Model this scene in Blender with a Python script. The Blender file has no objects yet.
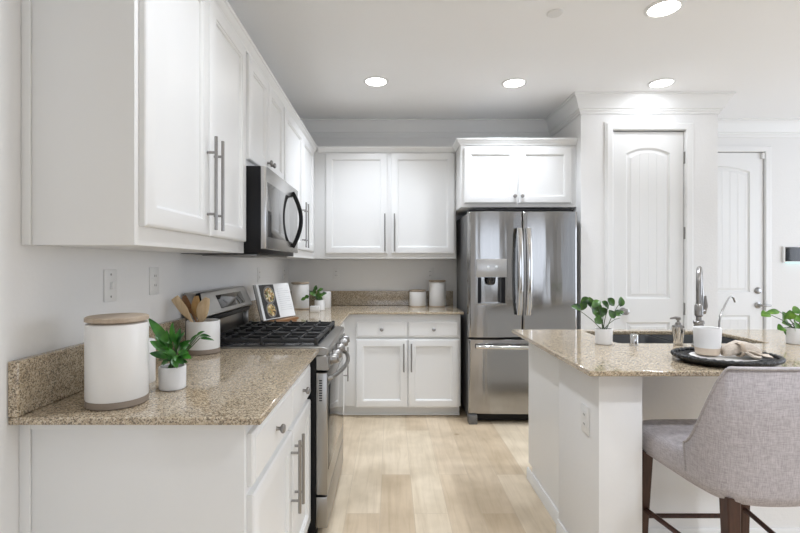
import bpy, bmesh, math, random
from mathutils import Vector, Matrix
random.seed(7)
PI = math.pi
scene = bpy.context.scene
COL = scene.collection

# ------------------------------------------------------------------ camera, world, lights, exposure
F, PX, PY, CZ = 460.0, 390.5, 264.5, 1.32        # focal length in px, vanishing point, eye height
cam = bpy.data.objects.new('camera', bpy.data.cameras.new('camera'))
COL.objects.link(cam)
cam.location = (0, 0, CZ)
cam.rotation_euler = (PI / 2, 0, 0)
cam.data.sensor_width = 36.0
cam.data.lens = F / 800 * 36
cam.data.shift_x = (400 - PX) / 800
cam.data.shift_y = (PY - 266.5) / 800
cam.data.clip_start = 0.05
scene.camera = cam

world = bpy.data.worlds.new('sky')
scene.world = world
world.use_nodes = True
world.node_tree.nodes['Background'].inputs[0].default_value = (0.92, 0.96, 1.0, 1)
world.node_tree.nodes['Background'].inputs[1].default_value = 0.12

def area(name, loc, rot, sx, sy, watts, color=(1, 1, 1), spread=PI):
    l = bpy.data.lights.new(name, 'AREA')
    l.shape = 'RECTANGLE'; l.size = sx; l.size_y = sy; l.energy = watts; l.color = color; l.spread = spread
    o = bpy.data.objects.new(name, l); COL.objects.link(o)
    o.location = loc; o.rotation_euler = rot
    return o
# daylight through the openings of the living area (right side and behind the camera)
area('window_light_right', (5.9, 2.3, 1.45), (0, PI / 2, 0), 2.2, 2.6, 58, (0.815, 0.885, 1.0))
area('window_light_living', (5.9, -1.5, 1.45), (0, PI / 2, 0), 2.2, 4.6, 16, (0.815, 0.885, 1.0))
area('window_light_behind', (2.0, -7.4, 1.45), (PI / 2, 0, 0), 5.6, 2.2, 60, (0.815, 0.885, 1.0))

vs = scene.view_settings
vs.view_transform = 'Standard'
vs.look = 'None'
vs.gamma = 1.0
vs.use_curve_mapping = False
vs.exposure = 0.40
scene.cycles.use_denoising = True

# ------------------------------------------------------------------ materials
def mat(name, color, rough=0.5, metal=0.0, bump=None, coat=0.0, emit=0.0, spec=0.5, aniso=0.0):
    m = bpy.data.materials.new(name); m.use_nodes = True
    nt = m.node_tree; b = nt.nodes['Principled BSDF']
    b.inputs['Base Color'].default_value = (*color, 1)
    b.inputs['Roughness'].default_value = rough
    b.inputs['Metallic'].default_value = metal
    b.inputs['Specular IOR Level'].default_value = spec
    if coat: b.inputs['Coat Weight'].default_value = coat; b.inputs['Coat Roughness'].default_value = 0.05
    if aniso: b.inputs['Anisotropic'].default_value = aniso
    if emit:
        b.inputs['Emission Color'].default_value = (*color, 1); b.inputs['Emission Strength'].default_value = emit
    if bump:
        scale, strength, dist = bump[:3]
        n = nt.nodes.new('ShaderNodeTexNoise'); n.inputs['Scale'].default_value = scale; n.inputs['Detail'].default_value = 3
        t = nt.nodes.new('ShaderNodeTexCoord')
        mp = nt.nodes.new('ShaderNodeMapping')
        if len(bump) > 3: mp.inputs['Scale'].default_value = bump[3]
        nt.links.new(t.outputs['Object'], mp.inputs['Vector']); nt.links.new(mp.outputs[0], n.inputs['Vector'])
        bn = nt.nodes.new('ShaderNodeBump'); bn.inputs['Strength'].default_value = strength; bn.inputs['Distance'].default_value = dist
        nt.links.new(n.outputs['Fac'], bn.inputs['Height']); nt.links.new(bn.outputs[0], b.inputs['Normal'])
    return m

def ramp(nt, stops, interp='LINEAR'):
    r = nt.nodes.new('ShaderNodeValToRGB'); r.color_ramp.interpolation = interp
    e = r.color_ramp.elements
    while len(e) > 1: e.remove(e[-1])
    e[0].position = stops[0][0]; e[0].color = (*stops[0][1], 1)
    for p, c in stops[1:]:
        k = e.new(p); k.color = (*c, 1)
    return r

def mix(nt, a, b, fac, mode='MIX'):
    m = nt.nodes.new('ShaderNodeMix'); m.data_type = 'RGBA'; m.blend_type = mode
    for sock, v in ((0, fac), (6, a), (7, b)):
        if isinstance(v, bpy.types.NodeSocket): nt.links.new(v, m.inputs[sock])
        elif isinstance(v, tuple): m.inputs[sock].default_value = (*v, 1)
        else: m.inputs[sock].default_value = v
    return m.outputs[2]

def noise(nt, vec, scale, detail=2.0, rough=0.5):
    n = nt.nodes.new('ShaderNodeTexNoise'); n.inputs['Scale'].default_value = scale
    n.inputs['Detail'].default_value = detail; n.inputs['Roughness'].default_value = rough
    nt.links.new(vec, n.inputs['Vector']); return n

def granite():
    m = bpy.data.materials.new('granite'); m.use_nodes = True; nt = m.node_tree; b = nt.nodes['Principled BSDF']
    t = nt.nodes.new('ShaderNodeTexCoord').outputs['Object']
    v = nt.nodes.new('ShaderNodeTexVoronoi'); v.inputs['Scale'].default_value = 300; nt.links.new(t, v.inputs['Vector'])
    sep = nt.nodes.new('ShaderNodeSeparateColor'); nt.links.new(v.outputs['Color'], sep.inputs[0])
    r1 = ramp(nt, [(0.0, (0.035, 0.028, 0.022)), (0.15, (0.16, 0.115, 0.08)), (0.28, (0.36, 0.275, 0.19)),
                   (0.44, (0.56, 0.46, 0.33)), (0.72, (0.69, 0.595, 0.455)), (0.93, (0.80, 0.735, 0.60))], 'CONSTANT')
    nt.links.new(sep.outputs[0], r1.inputs[0])
    n = noise(nt, t, 55, 4, 0.7)
    r2 = ramp(nt, [(0.40, (0, 0, 0)), (0.62, (1, 1, 1))]); nt.links.new(n.outputs['Fac'], r2.inputs[0])
    c = mix(nt, r1.outputs[0], (0.54, 0.44, 0.30), 0.30)
    c2 = mix(nt, c, (0.62, 0.58, 0.52), r2.outputs[0], 'MULTIPLY')
    c3 = mix(nt, c, c2, 0.55)
    nt.links.new(c3, b.inputs['Base Color'])
    b.inputs['Roughness'].default_value = 0.07; b.inputs['Specular IOR Level'].default_value = 0.9
    return m

def floor_mat():
    m = bpy.data.materials.new('oak_planks'); m.use_nodes = True; nt = m.node_tree; b = nt.nodes['Principled BSDF']
    t = nt.nodes.new('ShaderNodeTexCoord').outputs['Object']
    mp = nt.nodes.new('ShaderNodeMapping'); mp.inputs['Rotation'].default_value = (0, 0, PI / 2)
    mp.inputs['Location'].default_value = (0.0, 0.055, 0)
    nt.links.new(t, mp.inputs['Vector'])
    br = nt.nodes.new('ShaderNodeTexBrick')
    br.inputs['Scale'].default_value = 1.0; br.inputs['Brick Width'].default_value = 1.22; br.inputs['Row Height'].default_value = 0.18
    br.inputs['Mortar Size'].default_value = 0.0012; br.inputs['Mortar Smooth'].default_value = 0.1; br.offset = 0.37
    br.inputs['Color1'].default_value = (0, 0, 0, 1); br.inputs['Color2'].default_value = (1, 1, 1, 1); br.inputs['Mortar'].default_value = (0.5, 0.5, 0.5, 1)
    nt.links.new(mp.outputs[0], br.inputs['Vector'])
    tone = ramp(nt, [(0.0, (0.60, 0.48, 0.335)), (0.5, (0.69, 0.575, 0.43)), (1.0, (0.75, 0.65, 0.50))]); nt.links.new(br.outputs['Color'], tone.inputs[0])
    g = nt.nodes.new('ShaderNodeMapping'); g.inputs['Scale'].default_value = (14, 1.0, 1); nt.links.new(t, g.inputs['Vector'])
    off = nt.nodes.new('ShaderNodeVectorMath'); off.operation = 'ADD'
    nt.links.new(g.outputs[0], off.inputs[0]); nt.links.new(br.outputs['Color'], off.inputs[1])
    n = noise(nt, off.outputs[0], 2.2, 8, 0.62); n.inputs['Distortion'].default_value = 0.8
    gr = ramp(nt, [(0.25, (0.82, 0.785, 0.73)), (0.50, (0.96, 0.95, 0.935)), (0.75, (1.04, 1.04, 1.03))]); nt.links.new(n.outputs['Fac'], gr.inputs[0])
    c = mix(nt, tone.outputs[0], gr.outputs[0], 1.0, 'MULTIPLY')
    bl = noise(nt, t, 3.0, 3, 0.5)
    blr = ramp(nt, [(0.32, (0.80, 0.775, 0.735)), (0.62, (1.05, 1.05, 1.05))]); nt.links.new(bl.outputs['Fac'], blr.inputs[0])
    c = mix(nt, c, blr.outputs[0], 1.0, 'MULTIPLY')
    vk = nt.nodes.new('ShaderNodeTexVoronoi'); vk.inputs['Scale'].default_value = 2.6; nt.links.new(t, vk.inputs['Vector'])
    kr = ramp(nt, [(0.0, (0.55, 0.47, 0.38)), (0.035, (0.8, 0.76, 0.7)), (0.07, (1, 1, 1))]); nt.links.new(vk.outputs['Distance'], kr.inputs[0])
    c = mix(nt, c, kr.outputs[0], 1.0, 'MULTIPLY')
    sm = nt.nodes.new('ShaderNodeMath'); sm.operation = 'MULTIPLY'; sm.inputs[1].default_value = 0.55; nt.links.new(br.outputs['Fac'], sm.inputs[0])
    c = mix(nt, c, (0.42, 0.34, 0.25), sm.outputs[0])
    nt.links.new(c, b.inputs['Base Color'])
    b.inputs['Roughness'].default_value = 0.42
    return m

def wood_mat(name, c1, c2, scale=(6, 6, 60), rough=0.45):
    m = bpy.data.materials.new(name); m.use_nodes = True; nt = m.node_tree; b = nt.nodes['Principled BSDF']
    t = nt.nodes.new('ShaderNodeTexCoord').outputs['Object']
    mp = nt.nodes.new('ShaderNodeMapping'); mp.inputs['Scale'].default_value = scale; nt.links.new(t, mp.inputs['Vector'])
    n = noise(nt, mp.outputs[0], 3, 5, 0.6)
    r = ramp(nt, [(0.3, c1), (0.7, c2)]); nt.links.new(n.outputs['Fac'], r.inputs[0])
    nt.links.new(r.outputs[0], b.inputs['Base Color']); b.inputs['Roughness'].default_value = rough
    return m

def fabric_mat(name, c1, c2):
    m = bpy.data.materials.new(name); m.use_nodes = True; nt = m.node_tree; b = nt.nodes['Principled BSDF']
    t = nt.nodes.new('ShaderNodeTexCoord').outputs['Object']
    facs = []
    for sc in ((40, 40, 420), (420, 420, 40)):
        mp = nt.nodes.new('ShaderNodeMapping'); mp.inputs['Scale'].default_value = sc; nt.links.new(t, mp.inputs['Vector'])
        facs.append(noise(nt, mp.outputs[0], 1.0, 3, 0.6).outputs['Fac'])
    ad = nt.nodes.new('ShaderNodeMath'); ad.operation = 'ADD'; nt.links.new(facs[0], ad.inputs[0]); nt.links.new(facs[1], ad.inputs[1])
    hf = nt.nodes.new('ShaderNodeMath'); hf.operation = 'MULTIPLY'; hf.inputs[1].default_value = 0.5; nt.links.new(ad.outputs[0], hf.inputs[0])
    r = ramp(nt, [(0.36, c1), (0.62, c2)]); nt.links.new(hf.outputs[0], r.inputs[0])
    nt.links.new(r.outputs[0], b.inputs['Base Color'])
    bn = nt.nodes.new('ShaderNodeBump'); bn.inputs['Strength'].default_value = 0.35; bn.inputs['Distance'].default_value = 0.002
    nt.links.new(hf.outputs[0], bn.inputs['Height']); nt.links.new(bn.outputs[0], b.inputs['Normal'])
    b.inputs['Roughness'].default_value = 0.95; b.inputs['Specular IOR Level'].default_value = 0.1
    b.inputs['Sheen Weight'].default_value = 0.15
    return m

def leaf_mat(name, c1, c2):
    m = bpy.data.materials.new(name); m.use_nodes = True; nt = m.node_tree; b = nt.nodes['Principled BSDF']
    t = nt.nodes.new('ShaderNodeTexCoord').outputs['Object']
    n = noise(nt, t, 26, 2)
    r = ramp(nt, [(0.35, c1), (0.65, c2)]); nt.links.new(n.outputs['Fac'], r.inputs[0])
    nt.links.new(r.outputs[0], b.inputs['Base Color']); b.inputs['Roughness'].default_value = 0.35
    b.inputs['Subsurface Weight'].default_value = 0.0
    return m

def food_mat():
    m = bpy.data.materials.new('printed_food'); m.use_nodes = True; nt = m.node_tree; b = nt.nodes['Principled BSDF']
    t = nt.nodes.new('ShaderNodeTexCoord').outputs['Object']
    v = nt.nodes.new('ShaderNodeTexVoronoi'); v.inputs['Scale'].default_value = 75; nt.links.new(t, v.inputs['Vector'])
    sep = nt.nodes.new('ShaderNodeSeparateColor'); nt.links.new(v.outputs['Color'], sep.inputs[0])
    r = ramp(nt, [(0, (0.10, 0.06, 0.03)), (0.25, (0.42, 0.26, 0.09)), (0.5, (0.62, 0.47, 0.22)), (0.75, (0.72, 0.65, 0.5)), (0.9, (0.25, 0.27, 0.10))], 'CONSTANT')
    nt.links.new(sep.outputs[0], r.inputs[0]); nt.links.new(r.outputs[0], b.inputs['Base Color']); b.inputs['Roughness'].default_value = 0.4
    return m

M = {}
M['wall'] = mat('wall_paint', (0.84, 0.835, 0.825), 0.75, bump=(55, 0.25, 0.004), spec=0.3)
M['ceiling'] = mat('ceiling_paint', (0.95, 0.95, 0.95), 0.85, bump=(60, 0.15, 0.003), spec=0.2)
M['trim'] = mat('trim_paint', (0.84, 0.84, 0.83), 0.38)
M['cab'] = mat('cabinet_paint', (0.83, 0.83, 0.82), 0.33, bump=(30, 0.04, 0.002))
M['granite'] = granite()
M['floor'] = floor_mat()
M['bright_steel'] = mat('bright_stainless_steel', (0.60, 0.595, 0.585), 0.25, 1.0)
M['steel'] = mat('stainless_steel', (0.37, 0.36, 0.345), 0.28, 1.0, bump=(500, 0.03, 0.001, (1, 1, 0.02)))
M['fridge'] = mat('fridge_steel', (0.39, 0.385, 0.38), 0.14, 1.0, bump=(1.0, 0.30, 0.03, (5.0, 5.0, .5)))
M['fridge_side'] = mat('fridge_side_grey', (0.16, 0.16, 0.16), 0.45, 0.3)
M['chrome'] = mat('polished_steel', (0.66, 0.66, 0.66), 0.10, 1.0)
M['nickel'] = mat('brushed_nickel', (0.37, 0.365, 0.355), 0.30, 1.0)
M['dark_nickel'] = mat('brushed_dark_nickel', (0.33, 0.32, 0.31), 0.30, 1.0)
M['black'] = mat('black_plastic', (0.009, 0.009, 0.010), 0.35, spec=0.2)
M['gloss_black'] = mat('black_glass', (0.010, 0.010, 0.012), 0.04, coat=0.6)
M['oven_glass'] = mat('oven_glass', (0.02, 0.02, 0.02), 0.03, spec=0.8)
M['mirror_glass'] = mat('microwave_glass', (0.33, 0.33, 0.33), 0.06, 0.85)
M['iron'] = mat('cast_iron', (0.016, 0.016, 0.017), 0.42, bump=(200, 0.2, 0.001))
M['enamel'] = mat('dark_enamel', (0.05, 0.05, 0.052), 0.12)
M['sink'] = mat('sink_steel', (0.075, 0.078, 0.082), 0.32, 0.5)
M['ceramic'] = mat('white_ceramic', (0.80, 0.79, 0.77), 0.30)
M['matte_ceramic'] = mat('matte_white_ceramic', (0.80, 0.79, 0.78), 0.7, bump=(120, 0.1, 0.001))
M['taupe'] = mat('taupe_clay', (0.27, 0.22, 0.175), 0.75, bump=(150, 0.15, 0.001))
M['tan'] = mat('sand_glaze', (0.64, 0.53, 0.42), 0.5)
M['plate'] = mat('plastic_plate', (0.82, 0.815, 0.80), 0.4)
M['slot'] = mat('socket_slot', (0.05, 0.05, 0.05), 0.5)
M['lid_wood'] = wood_mat('pale_wood', (0.36, 0.28, 0.205), (0.50, 0.41, 0.315), (20, 3, 3))
M['beech'] = wood_mat('beech_wood', (0.62, 0.44, 0.25), (0.78, 0.61, 0.40), (30, 30, 6))
M['olive'] = wood_mat('olive_wood', (0.42, 0.23, 0.08), (0.58, 0.36, 0.14), (30, 30, 6))
M['stand_wood'] = wood_mat('acacia_wood', (0.20, 0.09, 0.03), (0.33, 0.17, 0.07), (10, 10, 30))
M['walnut'] = wood_mat('walnut_wood', (0.028, 0.010, 0.006), (0.070, 0.026, 0.015), (40, 40, 4), 0.4)
M['leaf'] = leaf_mat('green_leaf', (0.012, 0.085, 0.012), (0.07, 0.26, 0.03))
M['leaf_dark'] = leaf_mat('dark_green_leaf', (0.010, 0.042, 0.009), (0.080, 0.20, 0.026))
M['leaf_lime'] = leaf_mat('lime_green_leaf', (0.035, 0.13, 0.014), (0.16, 0.33, 0.035))
M['stem'] = mat('plant_stem', (0.055, 0.10, 0.03), 0.5)
M['soil'] = mat('potting_soil', (0.035, 0.025, 0.018), 0.95, bump=(300, 0.8, 0.004))
M['fabric'] = fabric_mat('grey_linen', (0.33, 0.30, 0.31), (0.54, 0.505, 0.515))
M['piping'] = fabric_mat('piping_linen', (0.30, 0.28, 0.28), (0.46, 0.43, 0.43))
M['napkin'] = fabric_mat('napkin_linen', (0.44, 0.375, 0.31), (0.66, 0.585, 0.50))
M['rattan'] = mat('black_rattan', (0.014, 0.014, 0.014), 0.35, bump=(130, 1.0, 0.006))
M['page'] = mat('white_page', (0.82, 0.82, 0.81), 0.55)
M['page_black'] = mat('black_printed_page', (0.030, 0.028, 0.027), 0.35)
M['ink'] = mat('grey_ink', (0.62, 0.62, 0.62), 0.6)
M['food'] = food_mat()
M['lens'] = mat('lamp_lens', (1.0, 0.97, 0.92), 0.4, emit=8)
M['led'] = mat('led_glow', (0.35, 0.95, 0.95), 0.4, emit=1.2)
M['screen'] = mat('dark_screen', (0.012, 0.013, 0.015), 0.15)

# ------------------------------------------------------------------ mesh builder
OFF = {}
class MB:
    def __init__(self): self.bm = bmesh.new()
    def box(self, x0, x1, y0, y1, z0, z1, bev=0, seg=2):
        return self.obox((0, 0, 0), (1, 0, 0), (0, 1, 0), (0, 0, 1), x0, x1, y0, y1, z0, z1, bev, seg)
    def obox(self, O, U, V, N, u0, u1, v0, v1, n0, n1, bev=0, seg=2):
        O, U, V, N = Vector(O), Vector(U), Vector(V), Vector(N)
        vs_ = [self.bm.verts.new(O + U * u + V * v + N * n) for n in (n0, n1) for v in (v0, v1) for u in (u0, u1)]
        fs = []
        for q in ((0, 1, 3, 2), (4, 6, 7, 5), (0, 4, 5, 1), (2, 3, 7, 6), (0, 2, 6, 4), (1, 5, 7, 3)):
            fs.append(self.bm.faces.new([vs_[i] for i in q]))
        if bev:
            es = list({e for f in fs for e in f.edges})
            bmesh.ops.bevel(self.bm, geom=es, offset=bev, segments=seg, profile=0.5, affect='EDGES', clamp_overlap=True)
        return self
    def loft(self, rings, cap0=True, cap1=True, closed=True):
        R = [[self.bm.verts.new(Vector(p)) for p in r] for r in rings]
        n = len(R[0])
        for a, b in zip(R[:-1], R[1:]):
            for i in range(n if closed else n - 1):
                j = (i + 1) % n
                try: self.bm.faces.new((a[i], a[j], b[j], b[i]))
                except ValueError: pass
        if cap0: self.bm.faces.new(list(reversed(R[0])))
        if cap1: self.bm.faces.new(R[-1])
        return self
    def cyl(self, p, q, r0, r1=None, n=20):
        r1 = r0 if r1 is None else r1
        p, q = Vector(p), Vector(q); d = (q - p).normalized()
        a = d.orthogonal().normalized(); b = d.cross(a)
        ring = lambda c, r: [c + (a * math.cos(t) + b * math.sin(t)) * r for t in [2 * PI * i / n for i in range(n)]]
        return self.loft([ring(p, r0), ring(q, r1)])
    def lathe(self, c, prof, n=40, ax=1.0, ay=1.0, axis=None):
        """prof: (radius, height) pairs, bottom to top; caps both ends"""
        c = Vector(c)
        if axis is None: A, B, D = Vector((1, 0, 0)), Vector((0, 1, 0)), Vector((0, 0, 1))
        else:
            D = Vector(axis).normalized(); A = D.orthogonal().normalized(); B = D.cross(A)
        rings = [[c + A * (ax * r * math.cos(2 * PI * i / n)) + B * (ay * r * math.sin(2 * PI * i / n)) + D * h for i in range(n)] for r, h in prof]
        return self.loft(rings)
    def tube(self, path, r, n=10, flat=None):
        path = [Vector(p) for p in path]; k = len(path)
        rs = r if isinstance(r, (list, tuple)) else [r] * k
        T_ = [(path[min(i + 1, k - 1)] - path[max(i - 1, 0)]).normalized() for i in range(k)]
        a = T_[0].orthogonal().normalized(); rings = []
        for i in range(k):
            a = (a - T_[i] * a.dot(T_[i])).normalized(); b = T_[i].cross(a)
            rings.append([path[i] + a * (rs[i] * math.cos(2 * PI * j / n)) + b * (rs[i] * math.sin(2 * PI * j / n)) for j in range(n)])
        return self.loft(rings)
    def sweep(self, prof, path):
        """profile of (outward, z) along a plan path; outward is to the right of travel"""
        P = [Vector((x, y)) for x, y in path]; k = len(P); ms = []
        for i in range(k):
            d0 = (P[i] - P[i - 1]).normalized() if i else (P[1] - P[0]).normalized()
            d1 = (P[i + 1] - P[i]).normalized() if i < k - 1 else d0
            r0, r1 = Vector((d0.y, -d0.x)), Vector((d1.y, -d1.x))
            m = (r0 + r1); m = m / m.length; m = m / max(0.2, m.dot(r0)); ms.append(m)
        return self.loft([[(P[i].x + ms[i].x * o, P[i].y + ms[i].y * o, z) for o, z in prof] for i in range(k)])
    def fill(self, loops):
        es = []
        for L in loops:
            v = [self.bm.verts.new(Vector(p)) for p in L]
            es += [self.bm.edges.new((v[i], v[(i + 1) % len(v)])) for i in range(len(v))]
        bmesh.ops.triangle_fill(self.bm, use_beauty=True, edges=es)
        return self
    def slab(self, outer, holes, z0, z1):
        for z in (z0, z1): self.fill([[(x, y, z) for x, y in L] for L in [outer] + holes])
        for L in [outer] + holes:
            n = len(L)
            for i in range(n):
                (xa, ya), (xb, yb) = L[i], L[(i + 1) % n]
                v = [self.bm.verts.new(p) for p in ((xa, ya, z0), (xb, yb, z0), (xb, yb, z1), (xa, ya, z1))]
                self.bm.faces.new(v)
        bmesh.ops.remove_doubles(self.bm, verts=self.bm.verts, dist=1e-5)
        return self
    def build(self, name, material, parent=None, local=False, smooth=35, bevel=0):
        bm = self.bm
        bmesh.ops.recalc_face_normals(bm, faces=bm.faces)
        if parent is not None and not local:
            off = Vector((0, 0, 0)); p = parent
            while p is not None: off += Vector(p.location); p = p.parent
            bmesh.ops.translate(bm, verts=bm.verts, vec=-off)
        me = bpy.data.meshes.new(name); bm.to_mesh(me); bm.free()
        me.polygons.foreach_set('use_smooth', [True] * len(me.polygons))
        me.set_sharp_from_angle(angle=math.radians(smooth))
        me.materials.append(material)
        o = bpy.data.objects.new(name, me); COL.objects.link(o)
        if parent is not None: o.parent = parent
        if bevel:
            md = o.modifiers.new('edge', 'BEVEL'); md.width = bevel; md.segments = 2; md.limit_method = 'ANGLE'; md.angle_limit = math.radians(40)
        return o

def tag(o, label, cat, group=None):
    o['label'] = label; o['category'] = cat; o['kind'] = 'thing'
    if group: o['group'] = group
    return o
def thing(name, label, cat, loc=(0, 0, 0), group=None, rz=0):
    o = bpy.data.objects.new(name, None); COL.objects.link(o); o.empty_display_size = 0.05
    o.location = loc; o.rotation_euler = (0, 0, rz)
    return tag(o, label, cat, group)
def struct(o, label=None):
    o['kind'] = 'structure'
    if label: o['label'] = label
    return o
def copy_tree(o, parent=None):
    c = o.copy(); COL.objects.link(c)
    if parent is not None: c.parent = parent
    for ch in list(o.children): copy_tree(ch, c)
    return c
def at(px, py, d):
    return Vector(((px - PX) * d / F, d, CZ + (PY - py) * d / F))

# ------------------------------------------------------------------ room shell
XL, YB, ZC, XR, YF = -1.0145, 4.58, 2.743, 6.0, -7.5
PXL, PXR, PYF = 1.602, 2.754, 3.87            # pantry box
struct(MB().box(XL - .12, XR + .12, YF - .12, YB + .12, -.1, 0).build('floor', M['floor']))
struct(MB().box(XL - .12, XR + .12, YF - .12, YB + .12, ZC, ZC + .1).build('ceiling', M['ceiling']))
struct(MB().box(XL - .12, XL, YF, YB + .12, 0, ZC).build('wall_left', M['wall']))
DX0, DX1, DZ = 2.815, 3.722, 2.44             # entry door opening
struct(MB().box(XL, DX0, YB, YB + .12, 0, ZC).box(DX0, DX1, YB, YB + .12, DZ, ZC).box(DX1, XR, YB, YB + .12, 0, ZC).build('wall_back', M['wall']))
b = MB().box(XR, XR + .12, YF, -4.0, 0, ZC).box(XR, XR + .12, 3.7, YB + .12, 0, ZC).box(XR, XR + .12, -4.0, 3.7, 2.6, ZC).box(XR, XR + .12, -4.0, 3.7, 0, .3)
struct(b.build('wall_right', M['wall']))
b = MB().box(XL, -.9, YF - .12, YF, 0, ZC).box(4.9, XR, YF - .12, YF, 0, ZC).box(-.9, 4.9, YF - .12, YF, 2.6, ZC).box(-.9, 4.9, YF - .12, YF, 0, .3)
struct(b.build('wall_front', M['wall']))
b = MB()
for y in (-4.0, -2.35, -.7, .94, 2.3, 3.64): b.box(XR + .02, XR + .09, y, y + .06, .3, 2.6)
b.box(XR + .02, XR + .09, -4.0, 3.7, .3, .36).box(XR + .02, XR + .09, -4.0, 3.7, 2.54, 2.6)
struct(b.build('window_1', M['trim']))
b = MB()
for x in (-.9, 1.0, 2.94, 4.84): b.box(x, x + .06, YF - .09, YF - .02, .3, 2.6)
b.box(-.9, 4.9, YF - .09, YF - .02, .3, .36).box(-.9, 4.9, YF - .09, YF - .02, 2.54, 2.6)
struct(b.build('window_2', M['trim']))
# pantry closet
PDX0, PDX1 = 1.868, 2.480
b = MB().box(PXL, PDX0, PYF, PYF + .11, 0, ZC).box(PDX1, PXR, PYF, PYF + .11, 0, ZC).box(PDX0, PDX1, PYF, PYF + .11, DZ + .01, ZC)
b.box(PXL, PXL + .1, PYF + .11, YB, 0, ZC).box(PXR - .1, PXR, PYF + .11, YB, 0, ZC)
struct(b.build('wall_pantry', M['wall']))
# crown moulding
cp = [(0, ZC - .157), (.010, ZC - .157), (.013, ZC - .140), (.022, ZC - .134), (.024, ZC - .122), (.034, ZC - .116), (.038, ZC - .098), (.052, ZC - .068),
      (.066, ZC - .036), (.074, ZC - .028), (.076, ZC - .020), (.088, ZC - .014), (.088, ZC), (0, ZC)]
struct(MB().sweep(cp, [(XL, YF), (XL, YB), (PXL, YB), (PXL, PYF), (PXR, PYF), (PXR, YB), (XR, YB)]).build('trim_1', M['trim'], smooth=25))
bp = [(0, 0), (.014, 0), (.014, .085), (.009, .1), (0, .1)]
struct(MB().sweep(bp, [(XL, YF), (XL, 1.258)]).build('baseboard_left', M['trim']))
struct(MB().sweep(bp, [(DX1 + .075, YB), (XR, YB)]).build('baseboard_back', M['trim']))
b = MB().sweep(bp, [(PXL + .002, PYF), (PDX0 - .07, PYF)]).sweep(bp, [(PDX1 + .07, PYF), (PXR, PYF)])
struct(b.build('baseboard_pantry', M['trim']))

def casing(name, x0, x1, ztop, y, w=.066):
    pr = [(0, 0), (0, .012), (.006, .018), (.05, .018), (.058, .012), (w, .012), (w, 0)]
    rings = []
    for path in ('L',):
        pts = [(x0, 0, -1, 0), (x0, ztop, -1, 1), (x1, ztop, 1, 1), (x1, 0, 1, 0)]
        rings = [[(px + sx * o, y - t, pz + sz * o) for o, t in pr] for px, pz, sx, sz in pts]
    return struct(MB().loft(rings).build(name, M['trim']))
casing('trim_2', PDX0, PDX1, DZ + .01, PYF)
casing('trim_3', DX0, DX1, DZ, YB)

def arch_outline(u0, u1, v0, v1, rise, inset=0, n=18):
    u0 += inset; u1 -= inset; v0 += inset; v1 -= inset
    pts = [(u0, v0), (u1, v0)]
    if rise <= 0: return pts + [(u1, v1), (u0, v1)]
    w = u1 - u0; s = rise * 1.0; R = (w * w / 4 + s * s) / (2 * s); vc = v1 - R
    a = math.asin(min(1, w / 2 / R))
    um = (u0 + u1) / 2
    for i in range(n + 1):
        t = a - 2 * a * i / n
        pts.append((um + R * math.sin(t), vc + R * math.cos(t)))
    return pts

def panel_slab_door(name, x0, x1, z0, z1, y, panels, label):
    """moulded interior door, front face at y facing the camera"""
    b = MB(); T_ = .035
    P = lambda L, dep: [(x0 + u, y + dep, z0 + v) for u, v in L]
    w, h = x1 - x0, z1 - z0
    rect = [(0, 0), (w, 0), (w, h), (0, h)]
    outs = [arch_outline(*p) for p in panels]
    b.fill([P(rect, 0)] + [P(o, 0) for o in outs])
    b.loft([P(rect, 0), P(rect, T_)], cap0=False)
    for p in panels:
        rings = [(0, 0), (.006, .010), (.015, .014), (.023, .012), (.040, .004)]
        b.loft([P(arch_outline(*p, inset=i), d) for i, d in rings], cap0=False, cap1=False)
        u0, u1, v0, v1, rise = p
        c = .040; ua, ub, va, vb = u0 + c, u1 - c, v0 + c, v1 - c
        b.loft([P(arch_outline(*p, inset=c), .004), P(arch_outline(*p, inset=c), .006)], cap0=False, cap1=True)
        k = max(3, round((ub - ua) / .075)); W = ub - ua
        s = rise; R = (W * W / 4 + s * s) / (2 * s) if rise > 0 else 0
        top = lambda u: (vb - R + math.sqrt(max(0, R * R - (u - (ua + ub) / 2) ** 2))) if rise > 0 else vb
        for i in range(k):
            a0, a1 = ua + W * i / k, ua + W * (i + 1) / k
            def strip(e):
                us = [a1 - e - (a1 - a0 - 2 * e) * j / 5 for j in range(6)]
                return [(a0 + e, va), (a1 - e, va)] + [(u, top(u) - e * .5) for u in us]
            b.loft([P(strip(.0006), .006), P(strip(.003), .004)], cap0=False)
    bmesh.ops.remove_doubles(b.bm, verts=b.bm.verts, dist=1e-5)
    return struct(b.build(name, M['trim'], smooth=20), label)

def knob_round(mb, p, n, r=.027):
    p, n = Vector(p), Vector(n)
    mb.lathe(p, [(r * 1.15, 0), (r * 1.15, .004), (r * .5, .008), (r * .4, .03), (r * .75, .037), (r, .05), (r * .93, .062), (r * .5, .068)], 24, axis=n)

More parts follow.
